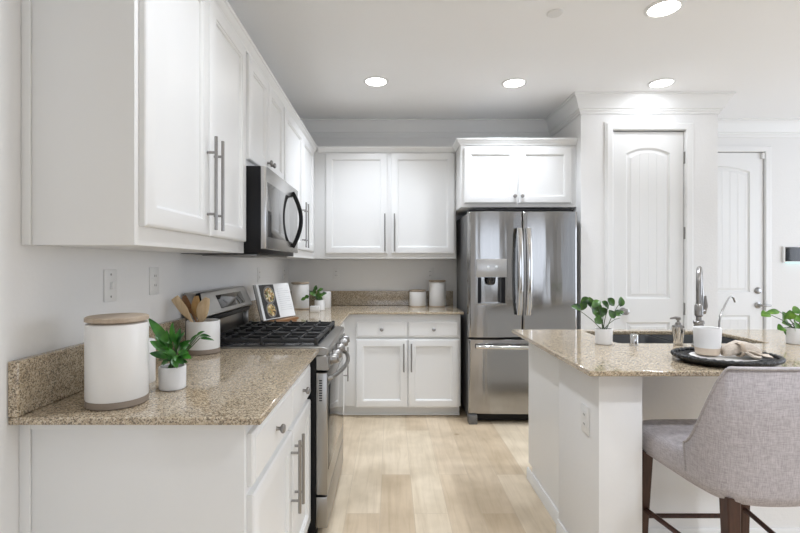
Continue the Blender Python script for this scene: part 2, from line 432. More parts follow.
d1 = panel_slab_door('door_1', 1.874, 2.474, .012, DZ, PYF + .016, [(.118, .488, 1.02, 2.295, .048), (.118, .488, .20, .82, 0)], 'white arch panelled pantry door beside the refrigerator')
b = MB(); knob_round(b, (1.962, PYF + .016, .925), (0, -1, 0)); b.build('door_knob', M['nickel'], d1)
for z in (2.22, 1.585, .945, .25):
    MB().cyl((2.484, PYF + .004, z - .05), (2.484, PYF + .004, z + .05), .007, n=12).box(2.474, 2.4795, PYF + .006, PYF + .02, z - .05, z + .05).build('hinge', M['nickel'], d1)
d2 = panel_slab_door('door_2', DX0 + .006, DX1 - .006, .012, DZ - .006, YB + .008, [(.13, .765, 1.03, 2.29, .055), (.13, .765, .20, .80, 0)], 'white arch panelled entry door with lever and deadbolt')
b = MB(); b.lathe((3.662, YB + .008, 1.06), [(.033, 0), (.033, .008), (.026, .014), (.022, .024), (.012, .026)], 24, axis=(0, -1, 0)); b.build('deadbolt', M['nickel'], d2)
b = MB(); b.lathe((3.662, YB + .008, .915), [(.032, 0), (.032, .008), (.014, .014), (.012, .05)], 24, axis=(0, -1, 0))
b.tube([(3.662, YB - .040, .915), (3.674, YB - .046, .915), (3.71, YB - .048, .917), (3.752, YB - .044, .915)], [.011, .011, .010, .009]); b.build('door_lever', M['nickel'], d2)
MB().box(3.690, 3.715, YB - .016, YB + .0078, 2.37, 2.43, .004).build('door_sensor', M['plate'], d2)
MB().box(DX0 + .004, DX1 - .004, YB + .006, YB + .1, 0.0, .0115).build('threshold', M['dark_nickel'], d2)

# ------------------------------------------------------------------ cabinets
def shaker(b, O, U, V, N, u0, u1, v0, v1, n0, t=.021, stile=.058):
    O, U, V, N = map(Vector, (O, U, V, N))
    def R(i, n): return [O + U * u + V * v + N * (n0 + n) for u, v in ((u0 + i, v0 + i), (u1 - i, v0 + i), (u1 - i, v1 - i), (u0 + i, v1 - i))]
    b.loft([R(0, 0), R(0, t - .006), (R(.002, t - .003)), R(.005, t - .0015), R(.010, t), R(stile, t), R(stile + .0015, t - .004), R(stile + .008, t - .006), R(stile + .010, t - .013)])
def drawer_front(b, O, U, V, N, u0, u1, v0, v1, n0, t=.021):
    O, U, V, N = map(Vector, (O, U, V, N))
    def R(i, n): return [O + U * u + V * v + N * (n0 + n) for u, v in ((u0 + i, v0 + i), (u1 - i, v0 + i), (u1 - i, v1 - i), (u0 + i, v1 - i))]
    b.loft([R(0, 0), R(0, t - .008), R(.004, t - .004), R(.012, t - .003), R(.015, t)])
def bar(parent, O, U, V, N, u, v0, v1, n0):
    O, U, V, N = map(Vector, (O, U, V, N)); P = lambda v, n: O + U * u + V * v + N * n
    b = MB().cyl(P(v0, n0 + .034), P(v1, n0 + .034), .0062, n=14)
    for f in (.17, .83):
        v = v0 + (v1 - v0) * f; b.cyl(P(v, n0 - .002), P(v, n0 + .034), .005, n=12)
    b.build('handle', M['dark_nickel'], parent)
def knob(parent, O, U, V, N, u, v, n0):
    O, U, V, N = map(Vector, (O, U, V, N))
    MB().lathe(O + U * u + V * v + N * (n0 - .001), [(.009, 0), (.0065, .004), (.006, .014), (.012, .017), (.0155, .021), (.0155, .026), (.012, .030), (.004, .031)], 20, axis=N).build('knob', M['dark_nickel'], parent)
LW = dict(U=(0, 1, 0), V=(0, 0, 1), N=(1, 0, 0))
BW = dict(U=(1, 0, 0), V=(0, 0, 1), N=(0, -1, 0))
def fronts(th, O, B, doors=(), drawers=()):
    for d in doors:
        u0, u1, v0, v1, hw = d
        b = MB(); shaker(b, O, B['U'], B['V'], B['N'], u0, u1, v0, v1, .0005)
        o = b.build('door', M['cab'], th, smooth=20)
        if hw and hw[0] == 'bar': bar(o, O, B['U'], B['V'], B['N'], hw[1], hw[2], hw[3], .021)
        elif hw: knob(o, O, B['U'], B['V'], B['N'], hw[1], hw[2], .021)
    for u0, u1, v0, v1 in drawers:
        b = MB(); drawer_front(b, O, B['U'], B['V'], B['N'], u0, u1, v0, v1, .0005)
        o = b.build('drawer', M['cab'], th, smooth=20)
        knob(o, O, B['U'], B['V'], B['N'], (u0 + u1) / 2, (v0 + v1) / 2, .021)
ccp = [(.0005, 2.352), (.010, 2.352), (.013, 2.362), (.020, 2.368), (.030, 2.386), (.036, 2.390), (.036, 2.404), (.0005, 2.404)]
XU, YU, XB, YBF = -.706, 4.25, -.401, 3.966    # upper face, back upper face, base face, back base face
Y0, Y1, Y2 = 1.268, 2.215, 2.982
ZU0, ZU1 = 1.374, 2.40
OU, OUB, OB, OBB = (XU, 0, 0), (0, YU, 0), (XB, 0, 0), (0, YBF, 0)
G = .0015
# near upper cabinet
th = thing('upper_cabinet', 'tall white wall cabinet nearest the camera, left of the microwave', 'cabinet', (XL, Y0, ZU0))
MB().box(XL + .001, XU, Y0, Y1 - G, ZU0, ZU1, .001).build('body', M['cab'], th)
MB().box(XL + .001, XL + .026, Y0 - .006, Y0 - .0002, ZU0, ZU1 - .01, .001).build('scribe_strip', M['cab'], th)
fronts(th, OU, LW, [(1.290, 1.744, 1.428, 2.345, ('bar', 1.718, 1.449, 1.798)), (1.751, 2.190, 1.428, 2.345, ('bar', 1.786, 1.449, 1.798))])
MB().sweep(ccp, [(XL + .001, Y0), (XU, Y0), (XU, Y1 - G)]).build('crown', M['cab'], th, smooth=25)
# above the microwave
th = thing('upper_cabinet', 'short white wall cabinet directly above the microwave', 'cabinet', (XL, Y1, 1.80))
MB().box(XL + .001, XU, Y1, Y2 - G, 1.80, ZU1).build('body', M['cab'], th)
fronts(th, OU, LW, [(2.240, 2.592, 1.835, 2.345, ('knob', 2.560, 1.885)), (2.600, 2.962, 1.835, 2.345, ('knob', 2.632, 1.885))])
MB().sweep(ccp, [(XU, Y1), (XU, Y2 - G)]).build('crown', M['cab'], th, smooth=25)
# far left upper
th = thing('upper_cabinet', 'white left wall cabinet in the corner just past the microwave', 'cabinet', (XL, Y2, ZU0))
MB().box(XL + .001, XU, Y2, YB - .001, ZU0, ZU1).build('body', M['cab'], th)
fronts(th, OU, LW, [(3.005, 3.600, 1.432, 2.345, ('bar', 3.555, 1.452, 1.80)), (3.608, 4.130, 1.432, 2.345, ('bar', 3.652, 1.452, 1.80))])
MB().sweep(ccp, [(XU, Y2), (XU, YU - .001)]).build('crown', M['cab'], th, smooth=25)
# back upper
XE = .603
th = thing('upper_cabinet', 'white two-door wall cabinet on the back wall left of the refrigerator', 'cabinet', (XU, YU, ZU0))
MB().box(XU + .001, XE, YU, YB - .001, ZU0, ZU1, .001).build('body', M['cab'], th)
fronts(th, OUB, BW, [(-.598, -.030, 1.420, 2.345, ('bar', -.052, 1.440, 1.785)), (.008, .588, 1.420, 2.345, ('bar', .036, 1.440, 1.785))])
MB().sweep(ccp, [(XU + .037, YU), (XE, YU)]).build('crown', M['cab'], th, smooth=25)
# fridge cabinet
th = thing('upper_cabinet', 'deep white two-door cabinet with knobs above the refrigerator', 'cabinet', (XE, 3.97, 1.815))
MB().box(XE + .002, PXL - .001, 3.97, YB - .001, 1.815, ZU1, .001).build('body', M['cab'], th)
fronts(th, (0, 3.97, 0), BW, [(.632, 1.090, 1.848, 2.325, ('knob', 1.064, 1.905)), (1.100, 1.556, 1.848, 2.325, ('knob', 1.128, 1.905))])
MB().sweep(ccp, [(XE + .002, YU - .038), (XE + .002, 3.97), (PXL - .001, 3.97)]).build('crown', M['cab'], th, smooth=25)

ZB = .8935
def toe(th, *a): MB().box(*a).build('toe_kick', M['cab'], th)
# near base
th = thing('base_cabinet', 'white base cabinet nearest the camera, left of the range', 'cabinet', (XL, 1.262, 0))
MB().box(XL + .001, XB, 1.262, Y1 - G, .10, ZB, .001).build('body', M['cab'], th)
toe(th, XL + .001, XB - .07, 1.262, Y1 - G, 0, .0995)
b = MB().box(XL + .001, XL + .030, 1.255, 1.2615, .0, ZB, .001).box(XL + .03, XB, 1.257, 1.2615, ZB - .025, ZB, .001); b.build('scribe_strip', M['cab'], th)
fronts(th, OB, LW, [(1.282, 1.780, .094, .677, ('bar', 1.755, .372, .648)), (1.789, 2.195, .094, .677, ('bar', 1.824, .372, .648))],
       [(1.282, 1.780, .700, .848), (1.789, 2.195, .700, .848)])
# far left base
th = thing('base_cabinet', 'white corner base cabinet on the far side of the range', 'cabinet', (XL, Y2, 0))
MB().box(XL + .001, XB, Y2 + .004, YBF - .001, .10, ZB, .001).build('body', M['cab'], th)
toe(th, XL + .001, XB - .07, Y2 + .004, YBF - .001, 0, .0995)
fronts(th, OB, LW, [(3.31, 3.79, .094, .677, ('bar', 3.735, .372, .648)), (3.01, 3.30, .094, .677, None)], [(3.31, 3.79, .700, .848), (3.01, 3.30, .700, .848)])
# back base
th = thing('base_cabinet', 'white two-door base cabinet on the back wall left of the refrigerator', 'cabinet', (XB, YBF, 0))
MB().box(XL + .001, XE, YBF, YB - .001, .10, ZB, .001).build('body', M['cab'], th)
b = MB().box(XB - .085, XE, YBF + .07, YBF + .085, 0.0, .0995).box(XB - .085, XB - .07, YBF, YBF + .0699, 0, .0995); b.build('toe_kick', M['cab'], th)
MB().tube([(XB - .06, YBF + .062, .009), (XE, YBF + .062, .009)], .009, 8).build('shoe_moulding', M['trim'], th)
fronts(th, OBB, BW, [(-.296, .146, .094, .677, ('bar', .113, .405, .645)), (.152, .588, .094, .677, ('bar', .178, .405, .645))],
       [(-.296, .146, .696, .832), (.152, .588, .696, .832)])

# ------------------------------------------------------------------ countertops
ZT = .915
th = thing('countertop', 'speckled beige granite countertop nearest the camera, left of the range', 'countertop', (XL, 1.217, .895))
MB().box(XL + .001, -.344, 1.217, Y1 - .001, .894, ZT).build('slab', M['granite'], th, bevel=.004)
MB().box(XL + .001, XL + .028, 1.217, Y1 - .001, ZT + .0003, 1.063).build('backsplash', M['granite'], th, bevel=.003)
th = thing('countertop', 'L-shaped speckled beige granite countertop in the back corner', 'countertop', (XL, YB, .895))
ya = Y2 + .004
MB().slab([(XL + .001, ya), (-.344, ya), (-.344, 3.922), (.626, 3.922), (.626, YB - .001), (XL + .001, YB - .001)], [], .894, ZT).build('slab', M['granite'], th, bevel=.004)
b = MB().box(XL + .001, XL + .024, ya, YB - .001, ZT + .0003, 1.058).box(XL + .0245, .620, YB - .024, YB - .001, ZT + .0003, 1.058)
b.build('backsplash', M['granite'], th, bevel=.003)

# ------------------------------------------------------------------ gas range
ry0, ry1 = 2.221, 2.979
th = thing('gas_range', 'stainless steel gas range with black grates between the granite countertops', 'stove', (-.70, 2.6, 0))
MB().box(-1.0, -.362, ry0 + .002, ry1 - .002, .03, .905).build('body', M['black'], th)
MB().loft([[(x, y, z) for x, z in ((-.94, .905), (-.94, .922), (-.33, .922), (-.302, .916), (-.298, .900), (-.305, .880), (-.36, .880), (-.36, .905))] for y in (ry0, ry1)]).build('cooktop', M['steel'], th, bevel=.004)
MB().box(-.905, -.352, ry0 + .03, ry1 - .03, .9222, .9245, .001).build('burner_pan', M['enamel'], th)
for i, (x, y, r) in enumerate(((-.50, 2.37, .045), (-.78, 2.37, .038), (-.64, 2.60, .055), (-.50, 2.83, .045), (-.78, 2.83, .038))):
    b = MB().lathe((x, y, .9247), [(r, 0), (r, .008), (r * .85, .010), (r * .85, .017), (r * .7, .020), (.002, .021)], 24)
    b.build('burner', M['iron'], th)
zt = .955
for k in range(3):
    a0 = ry0 + .035 + k * .2305; a1 = a0 + .227
    b = MB()
    for y in (a0 + .008, a1 - .008): b.box(-.90, -.358, y - .008, y + .008, zt - .018, zt, .003)
    for x in (-.893, -.366): b.box(x - .008, x + .008, a0, a1, zt - .018, zt, .003)
    for x in (-.82, -.735, -.635, -.535, -.45):
        b.box(x - .0042, x + .0042, a0 + .008, a1 - .008, zt - .016, zt + .001, .002)
        for y in (a0 + .008, a1 - .008): b.box(x - .006, x + .006, y - .008, y + .008, zt - .01, zt + .009, .003)
    ym = (a0 + a1) / 2
    b.box(-.89, -.366, ym - .0042, ym + .0042, zt - .016, zt + .001, .002)
    for x in (-.893, -.635, -.366):
        for y in (a0 + .008, a1 - .008): b.box(x - .009, x + .009, y - .009, y + .009, .9247, zt + .005, .003)
    b.build('grate', M['iron'], th)
# control panel and knobs
MB().loft([[(x, y, z) for x, z in ((-.36, .8795), (-.307, .8795), (-.297, .815), (-.303, .808), (-.36, .808))] for y in (ry0, ry1)]).build('control_panel', M['steel'], th, bevel=.004)
for y in (2.305, 2.425, 2.600, 2.775, 2.895):
    b = MB(); ax = Vector((.99, 0, .12)).normalized(); p = Vector((-.3015, y, .846))
    b.lathe(p, [(.028, 0), (.028, .006), (.024, .010), (.023, .034), (.020, .038), (.006, .039)], 24, axis=ax)
    b.obox(p, ax, (0, 1, 0), ax.cross(Vector((0, 1, 0))), .036, .044, -.004, .004, -.019, .019, .002)
    b.build('knob', M['dark_nickel'], th)
# oven door
MB().box(-.361, -.305, ry0, ry1, .205, .797, .006).build('oven_door', M['steel'], th)
od = [o for o in th.children if o.name.startswith('oven_door')][0]
MB().box(-.306, -.3032, ry0 + .035, ry1 - .035, .315, .725, .001).build('oven_window', M['oven_glass'], od)
b = MB()
for i in range(9): b.box(-.345, -.330, ry0 - .0012, ry0 + .001, .66 + i * .012, .666 + i * .012)
b.build('side_vent', M['black'], od)
hp = [(-.305, 2.262, .762)] + [(-.292 + .048 * math.sin(PI * t) ** .8, 2.262 + .676 * t, .765) for t in [i / 16 for i in range(17)]] + [(-.305, 2.938, .762)]
MB().tube(hp, .0115, 12).build('oven_handle', M['steel'], od)
MB().box(-.361, -.305, ry0, ry1, .045, .196, .006).build('warming_drawer', M['steel'], th)
MB().box(-.40, -.36, ry0 + .01, ry1 - .01, 0, .044).build('plinth', M['black'], th)
# backguard
MB().box(-1.0, -.945, ry0 + .004, ry1 - .004, .906, 1.055, .002).build('back_riser', M['steel'], th)
b = MB().loft([[(x, y, z) for x, z in ((-1.0, 1.056), (-.905, 1.056), (-.893, 1.066), (-.945, 1.178), (-.955, 1.182), (-1.0, 1.182))] for y in (ry0 + .002, ry1 - .002)])
bg = b.build('backguard', M['steel'], th, bevel=.003)
MB().box(-.955, -.900, ry0 + .02, ry1 - .03, 1.030, 1.0555, .008).build('vent_lip', M['black'], bg)
U_ = Vector((0, 1, 0)); V_ = Vector((-.052, 0, .112)).normalized(); N_ = Vector((.112, 0, .052)).normalized()
MB().obox((-.893, 0, 1.066), U_, V_, N_, 2.455, 2.86, .022, .098, -.001, .0012, .0005).build('display', M['gloss_black'], bg)
for y in (ry0 + .006, ry1 - .03): MB().box(-.945, -.915, y, y + .024, .9225, 1.03, .006).build('end_cap', M['steel'], bg)

# ------------------------------------------------------------------ microwave
th = thing('microwave', 'stainless over-the-range microwave mounted above the gas range', 'microwave', (XL, 2.6, 1.38))
MB().box(XL + .002, -.628, ry0, ry1, 1.372, 1.797, .002).build('body', M['black'], th)
md = MB().box(-.627, -.600, ry0, ry1, 1.395, 1.797, .004).build('door', M['bright_steel'], th)
MB().box(-.6005, -.5985, ry0 + .025, 2.875, 1.455, 1.722, .0005).build('window', M['mirror_glass'], md)
hp = [(-.5995 + .052 * math.sin(PI * t) ** .9, 2.815, 1.425 + .335 * t) for t in [i / 18 for i in range(19)]]
MB().tube(hp, .0125, 12).build('handle', M['black'], md)
MB().box(-.93, -.66, ry0 + .05, ry1 - .05, 1.362, 1.3715, .002).build('vent_grille', M['dark_nickel'], th)

# ------------------------------------------------------------------ refrigerator
fx0, fx1, fxm = .646, 1.552, 1.094
fyd, fyb = 3.788, 3.870
th = thing('refrigerator', 'stainless french-door refrigerator with ice and water dispenser', 'refrigerator', (1.1, 4.2, 0))
MB().box(fx0 + .008, fx1 - .008, fyb + .012, 4.55, .03, 1.755, .004).build('body', M['fridge_side'], th)
MB().box(fx0 + .03, fx1 - .03, fyb - .02, fyb + .011, .02, .078).build('grille', M['black'], th)
for x in (fx0 + .035, fx1 - .035): MB().box(x - .035, x + .035, fyd + .005, fyb, 0, .078, .004).build('foot', M['fridge_side'], th)
def bulge_door(name, x0, x1, z0, z1, hole=None, e0=.022, e1=.022, bulge=.024):
    """front bulges toward the camera; hole = (hx0, hx1, hz0, hz1)"""
    b = MB(); w = x1 - x0
    def yfront(x):
        t = (x - x0) / w; y = fyd + bulge * (1 - 4 * t * (1 - t))
        for dd, e in ((x - x0, e0), (x1 - x, e1)):
            if dd < e: y += e * .8 * (1 - math.sqrt(max(0, 1 - ((e - dd) / e) ** 2)))
        return y
    xs = sorted(set([x0 + e0 * q for q in (0, .04, .15, .35, .65, 1)] + [x1 - e1 * q for q in (0, .04, .15, .35, .65, 1)] + [x0 + w * i / 14 for i in range(2, 13)] + (list(hole[:2]) if hole else [])))
    zs = sorted(set([z0, z0 + .004, z1 - .004, z1] + [z0 + (z1 - z0) * i / 6 for i in range(1, 6)] + (list(hole[2:]) if hole else [])))
    g = {}
    for i, x in enumerate(xs):
        for j, z in enumerate(zs):
            y = yfront(x) + (.004 if j in (0, len(zs) - 1) else 0)
            g[i, j] = b.bm.verts.new((x, y, z))
    for i in range(len(xs) - 1):
        for j in range(len(zs) - 1):
            if hole and xs[i] >= hole[0] - 1e-6 and xs[i + 1] <= hole[1] + 1e-6 and zs[j] >= hole[2] - 1e-6 and zs[j + 1] <= hole[3] + 1e-6: continue
            b.bm.faces.new((g[i, j], g[i + 1, j], g[i + 1, j + 1], g[i, j + 1]))
    I, J = len(xs) - 1, len(zs) - 1
    loop = [(i, 0) for i in range(I)] + [(I, j) for j in range(J)] + [(i, J) for i in range(I, 0, -1)] + [(0, j) for j in range(J, 0, -1)]
    back = [b.bm.verts.new((xs[i], fyb, zs[j])) for i, j in loop]
    n = len(loop)
    for k in range(n): b.bm.faces.new((g[loop[k]], g[loop[(k + 1) % n]], back[(k + 1) % n], back[k]))
    b.bm.faces.new(back)
    if hole:   # recess walls
        hx0, hx1, hz0, hz1 = hole; yd = fyd + .070
        ii = [i for i, x in enumerate(xs) if hx0 - 1e-6 <= x <= hx1 + 1e-6]; jj = [j for j, z in enumerate(zs) if hz0 - 1e-6 <= z <= hz1 + 1e-6]
        hl = [(i, jj[0]) for i in ii[:-1]] + [(ii[-1], j) for j in jj[:-1]] + [(i, jj[-1]) for i in reversed(ii[1:])] + [(ii[0], j) for j in reversed(jj[1:])]
        hb = [b.bm.verts.new((xs[i], yd, zs[j])) for i, j in hl]; n = len(hl)
        for k in range(n): b.bm.faces.new((g[hl[k]], g[hl[(k + 1) % n]], hb[(k + 1) % n], hb[k]))
        b.bm.faces.new(hb)
    return b.build(name, M['fridge'], th, smooth=40)
hx0, hx1 = .708, .958
dl = bulge_door('door', fx0, fxm - .003, .716, 1.758, (hx0 + .012, hx1 - .012, 1.000, 1.215), e1=.012)
dr = bulge_door('door', fxm + .003, fx1, .716, 1.758, None, e0=.012)
fd = bulge_door('freezer_drawer', fx0, fx1, .085, .700, None)
MB().box(fx0 + .01, fx1 - .01, fyb - .02, fyb + .011, .701, .715).build('gasket', M['black'], th)
MB().box(fx0 + .01, fx1 - .01, fyb, fyb + .10, 1.7565, 1.785, .003).build('top_hinge_cover', M['black'], th)
# dispenser
MB().box(hx0, hx1, fyd - .004, fyd + .02, 1.217, 1.366, .004).build('dispenser_panel', mat('dispenser_grey', (.50, .50, .50), .3, .7), dl)
M['button'] = mat('button_white', (.85, .88, .9), .3)
for x in (.805, .872): MB().lathe((x, fyd - .0035, 1.30), [(.011, 0), (.011, .002), (.009, .003)], 16, axis=(0, -1, 0)).build('dispenser_button', M['button'], dl)
for x in (hx0 + .014, hx1 - .042): MB().box(x, x + .028, fyd + .012, fyd + .069, 1.003, 1.213).build('recess_liner', M['black'], dl)
MB().lathe((.833, fyd + .035, 1.150), [(.020, 0), (.034, .01), (.040, .035), (.042, .065)], 20, ax=1, ay=.6).build('nozzle', M['gloss_black'], dl)
MB().box(hx0 + .004, hx1 - .004, fyd - .006, fyd + .06, .988, .9995, .002).build('drip_tray', M['steel'], dl)
def vhandle(parent, x):
    pts = [(x, fyd + .006, .905)] + [(x, fyd - .016 - .040 * math.sin(PI * (i / 14)) ** .6, .905 + .715 * i / 14) for i in range(15)] + [(x, fyd + .006, 1.62)]
    b = MB(); rings = []
    k = len(pts)
    for i, p in enumerate(pts):
        rings.append([Vector(p) + Vector((.022 * math.cos(a), .012 * math.sin(a), 0)) for a in [2 * PI * j / 14 for j in range(14)]])
    b.loft(rings); b.build('handle', M['chrome'], parent)
vhandle(dl, fxm - .036); vhandle(dr, fxm + .036)
pts = [(.700, fyd + .012, .645)] + [(.700 + .80 * i / 18, fyd - .020 - .035 * math.sin(PI * i / 18) ** .5, .645) for i in range(19)] + [(1.50, fyd + .012, .645)]
MB().loft([[Vector(p) + Vector((0, .010 * math.cos(a), .0155 * math.sin(a))) for a in [2 * PI * j / 14 for j in range(14)]] for p in pts]).build('handle', M['chrome'], fd)

# ------------------------------------------------------------------ island
ix0, ix1 = .853, 3.10
th = thing('kitchen_island', 'white kitchen island with half wall and seating overhang under the granite', 'island', (1.9, 2.2, 0))
MB().slab([(ix0, 2.262), (ix1, 2.262), (ix1, 2.842), (ix0, 2.842)], [[(1.150, 2.345), (1.984, 2.345), (1.984, 2.818), (1.150, 2.818)]], .1, ZB).build('cabinet_body', M['cab'], th)
MB().box(ix0, ix1, 2.262, 2.77, 0, .0995).build('toe_kick', M['cab'], th)
MB().box(.827, 1.000, 1.826, 2.2615, 0, ZB, .002).build('half_wall', M['wall'], th)
MB().box(1.0005, ix1, 2.180, 2.2615, 0, ZB).build('knee_wall', M['wall'], th)
MB().box(.829, 3.0, 1.83, 2.26, ZB - .02, ZB - .0005).build('top_support', M['wall'], th) if False else None
pr = [(0.0003, 0), (.0123, 0), (.0123, .058), (.008, .070), (.0003, .070)]
MB().sweep(pr, [(ix0, 2.842), (ix0, 2.2615)]).build('baseboard', M['trim'], th)
MB().sweep(pr, [(.827, 2.2615), (.827, 1.826), (1.0, 1.826)]).build('baseboard', M['trim'], th)
MB().sweep(pr, [(1.001, 2.180), (ix1, 2.180)]).build('baseboard', M['trim'], th)
def duplex(parent_or_none, name, label, c, U, N, kind='outlet', group=None):
    """wall plate centred at c; U along the wall, N out of it"""
    c, U, N = Vector(c), Vector(U), Vector(N); V = Vector((0, 0, 1))
    t = thing(name, label, 'switch' if kind == 'switch' else 'outlet', c, group)
    MB().obox(c, U, V, N, -.036, .036, -.058, .058, .0003, .006, .002).build('wall_plate', M['plate'], t)
    if kind == 'switch':
        MB().obox(c, U, V, N, -.007, .007, -.013, .013, .0062, .018, .002).build('toggle', M['plate'], t)
        b = MB()
        for v in (-.04, .04): b.lathe(c + V * v + N * .0055, [(.004, 0), (.004, .0015)], 12, axis=N)
        b.build('screw', M['nickel'], t)
    else:
        for v in (-.02, .02):
            r = MB().obox(c, U, V, N, -.015, .015, v - .014, v + .014, .0062, .0085, .004).build('receptacle', M['plate'], t)
            b = MB()
            for u in (-.006, .006): b.obox(c, U, V, N, u - .0012, u + .0012, v - .003, v + .006, .0085, .0090)
            b.build('slot', M['slot'], r)
    return t
duplex(None, 'power_outlet', 'white outlet on the left end of the island half wall', (.827, 1.946, .665), (0, -1, 0), (-1, 0, 0))
# island countertop with sink cut-out
sx0, sx1, sy0, sy1 = 1.172, 1.960, 2.365, 2.795
def rrect(x0, x1, y0, y1, r, n=5):
    pts = []
    for cx, cy, a in ((x1 - r, y0 + r, -PI / 2), (x1 - r, y1 - r, 0), (x0 + r, y1 - r, PI / 2), (x0 + r, y0 + r, PI)):
        pts += [(cx + r * math.cos(a + PI / 2 * i / n), cy + r * math.sin(a + PI / 2 * i / n)) for i in range(n + 1)]
    return pts
b = MB().slab([(.756, 1.748), (3.2, 1.748), (3.2, 2.868), (.756, 2.868)], [rrect(sx0, sx1, sy0, sy1, .03)], .894, ZT)
tag(b.build('countertop', M['granite'], bevel=.004), 'speckled beige granite island countertop holding the sink', 'countertop')
th = thing('kitchen_sink', 'double-bowl stainless sink set into the island granite', 'sink', ((sx0 + sx1) / 2, 2.58, .70))
xm = (sx0 + sx1) / 2
for x0, x1 in ((sx0 - .006, xm - .012), (xm + .012, sx1 + .006)):
    prof = [(0, .8925), (.004, .885), (.012, .75), (.03, .71), (.06, .700)]
    rings = [[(x, y, z) for x, y in rrect(x0 + i, x1 - i, sy0 - .006 + i, sy1 + .006 - i, .035)] for i, z in prof]
    outer = [[(x, y, z) for x, y in rrect(x0 - .002 + i, x1 + .002 - i, sy0 - .008 + i, sy1 + .008 - i, .035)] for i, z in reversed([(0, .8925), (.004, .88), (.012, .748), (.03, .704), (.06, .694)])]
    b = MB().loft(outer + rings); bw = b.build('bowl', M['sink'], th)
    MB().lathe(((x0 + x1) / 2, (sy0 + sy1) / 2, .7003), [(.04, 0), (.04, .002), (.028, .003), (.01, .0035)], 20).build('drain', M['chrome'], bw)

# ------------------------------------------------------------------ sink fittings
th = thing('kitchen_faucet', 'tall brushed pull-down kitchen faucet at the island sink', 'faucet', (1.535, 2.29, ZT))
fx, fy = 1.535, 2.29
MB().lathe((fx, fy, ZT), [(.032, 0), (.032, .006), (.026, .012), (.0235, .05), (.0215, .108), (.025, .112), (.025, .122), (.019, .127)], 24).build('base', M['dark_nickel'], th)
R_ = .085; gx, gy = .585, .81
pts = [(fx, fy, ZT + .12), (fx, fy, 1.12), (fx, fy, 1.20)] + [(fx + gx * R_ * (1 - math.cos(a)), fy + gy * R_ * (1 - math.cos(a)), 1.215 + R_ * math.sin(a)) for a in [PI * i / 14 for i in range(15)]] + [(fx + gx * 2 * R_, fy + gy * 2 * R_, 1.19)]
MB().tube(pts, .0125, 14).build('spout', M['dark_nickel'], th)
MB().lathe((fx + gx * 2 * R_, fy + gy * 2 * R_, 1.06), [(.016, 0), (.021, .01), (.022, .04), (.017, .10), (.014, .14)], 20).build('spray_head', M['nickel'], th)
b = MB().cyl((fx + .012, fy, 1.085), (fx + .028, fy, 1.087), .014, n=16); b.tube([(fx + .026, fy, 1.085), (fx + .031, fy - .006, 1.115), (fx + .025, fy - .010, 1.165)], [.010, .009, .005], 10)
b.lathe((fx, fy, 1.06), [(.0125, 0), (.019, .008), (.019, .055), (.0125, .065)], 20)
b.build('lever', M['dark_nickel'], th)
th = thing('filter_faucet', 'slim curved water filter tap right of the kitchen faucet', 'faucet', (1.622, 2.272, ZT))
qx, qy = 1.622, 2.272
MB().lathe((qx, qy, ZT), [(.014, 0), (.014, .005), (.0085, .008), (.0085, .072), (.006, .076)], 18).build('base', M['nickel'], th)
pts = [(qx, qy, .985)] + [at(*p) for p in ((719.3, 322, 2.275), (721, 314, 2.285), (725, 305, 2.30), (728.5, 298.6, 2.32), (731, 296.3, 2.33), (733.4, 297.6, 2.34), (735, 302, 2.345))]
MB().tube(pts, .0048, 10).build('spout', M['nickel'], th)
th = thing('soap_dispenser', 'ribbed metal soap pump between the island plant and the white cup', 'dispenser', (1.452, 2.322, ZT))
b = MB(); n = 48
prof = [(.019, .001), (.020, .004), (.0225, .03), (.027, .084), (.027, .090)]
b.loft([[(1.452 + r * (1 + .06 * math.cos(14 * a)) * math.cos(a), 2.322 + r * (1 + .06 * math.cos(14 * a)) * math.sin(a), ZT + z) for a in [2 * PI * i / 84 for i in range(84)]] for r, z in prof])
b.build('bottle', M['chrome'], th)
MB().lathe((1.452, 2.322, ZT + .0902), [(.027, 0), (.027, .006), (.014, .012), (.012, .022), (.006, .024), (.006, .034), (.011, .036), (.012, .047), (.007, .050)], 20).build('collar', M['dark_nickel'], th)
MB().tube([(1.455, 2.322, ZT + .134), (1.435, 2.318, ZT + .137), (1.407, 2.312, ZT + .134)], [.007, .006, .004], 10).build('nozzle', M['dark_nickel'], th)
o = MB().lathe((1.218, 2.300, ZT + .0003), [(.0215, 0), (.0215, .004), (.0195, .006), (.0195, .052), (.017, .056), (.006, .057)], 24).build('air_gap_cap', M['chrome'])
tag(o, 'short stainless dishwasher air gap cap on the granite beside the white potted plant', 'air gap')

# ------------------------------------------------------------------ pottery and plants
def vessel(name, label, cat, c, r, h, body=M['ceramic'], band=None, lid=None, bh=.02, group=None, wall=.006, opened=True, taper=1.0):
    c = Vector(c); th = thing(name, label, cat, c, group)
    z0 = bh if band else 0.0
    if band: MB().lathe(c, [(r * taper - .004, 0), (r * taper, .003), (r * taper, bh)], 48).build('base_band', band, th)
    z0 += .0003 if band else 0
    if opened:
        prof = [(r * taper - .001, z0), (r * (taper + (1 - taper) * .5), h * .5), (r, h - .003), (r - .002, h), (r - wall, h - .002), (r * taper - wall - .001, z0 + .008)]
    else:
        prof = [(r * taper - .001, z0), (r * taper, z0 + .002), (r, h - .008), (r - .002, h - .002), (r - .006, h)]
    MB().lathe(c, prof, 48).build('body', body, th)
    if lid:
        MB().lathe(c, [(r - .012, h + .0003), (r - .008, h + .004), (r + .001, h + .006), (r + .001, h + .016), (r - .003, h + .019)], 48).build('lid', lid, th)
    return th
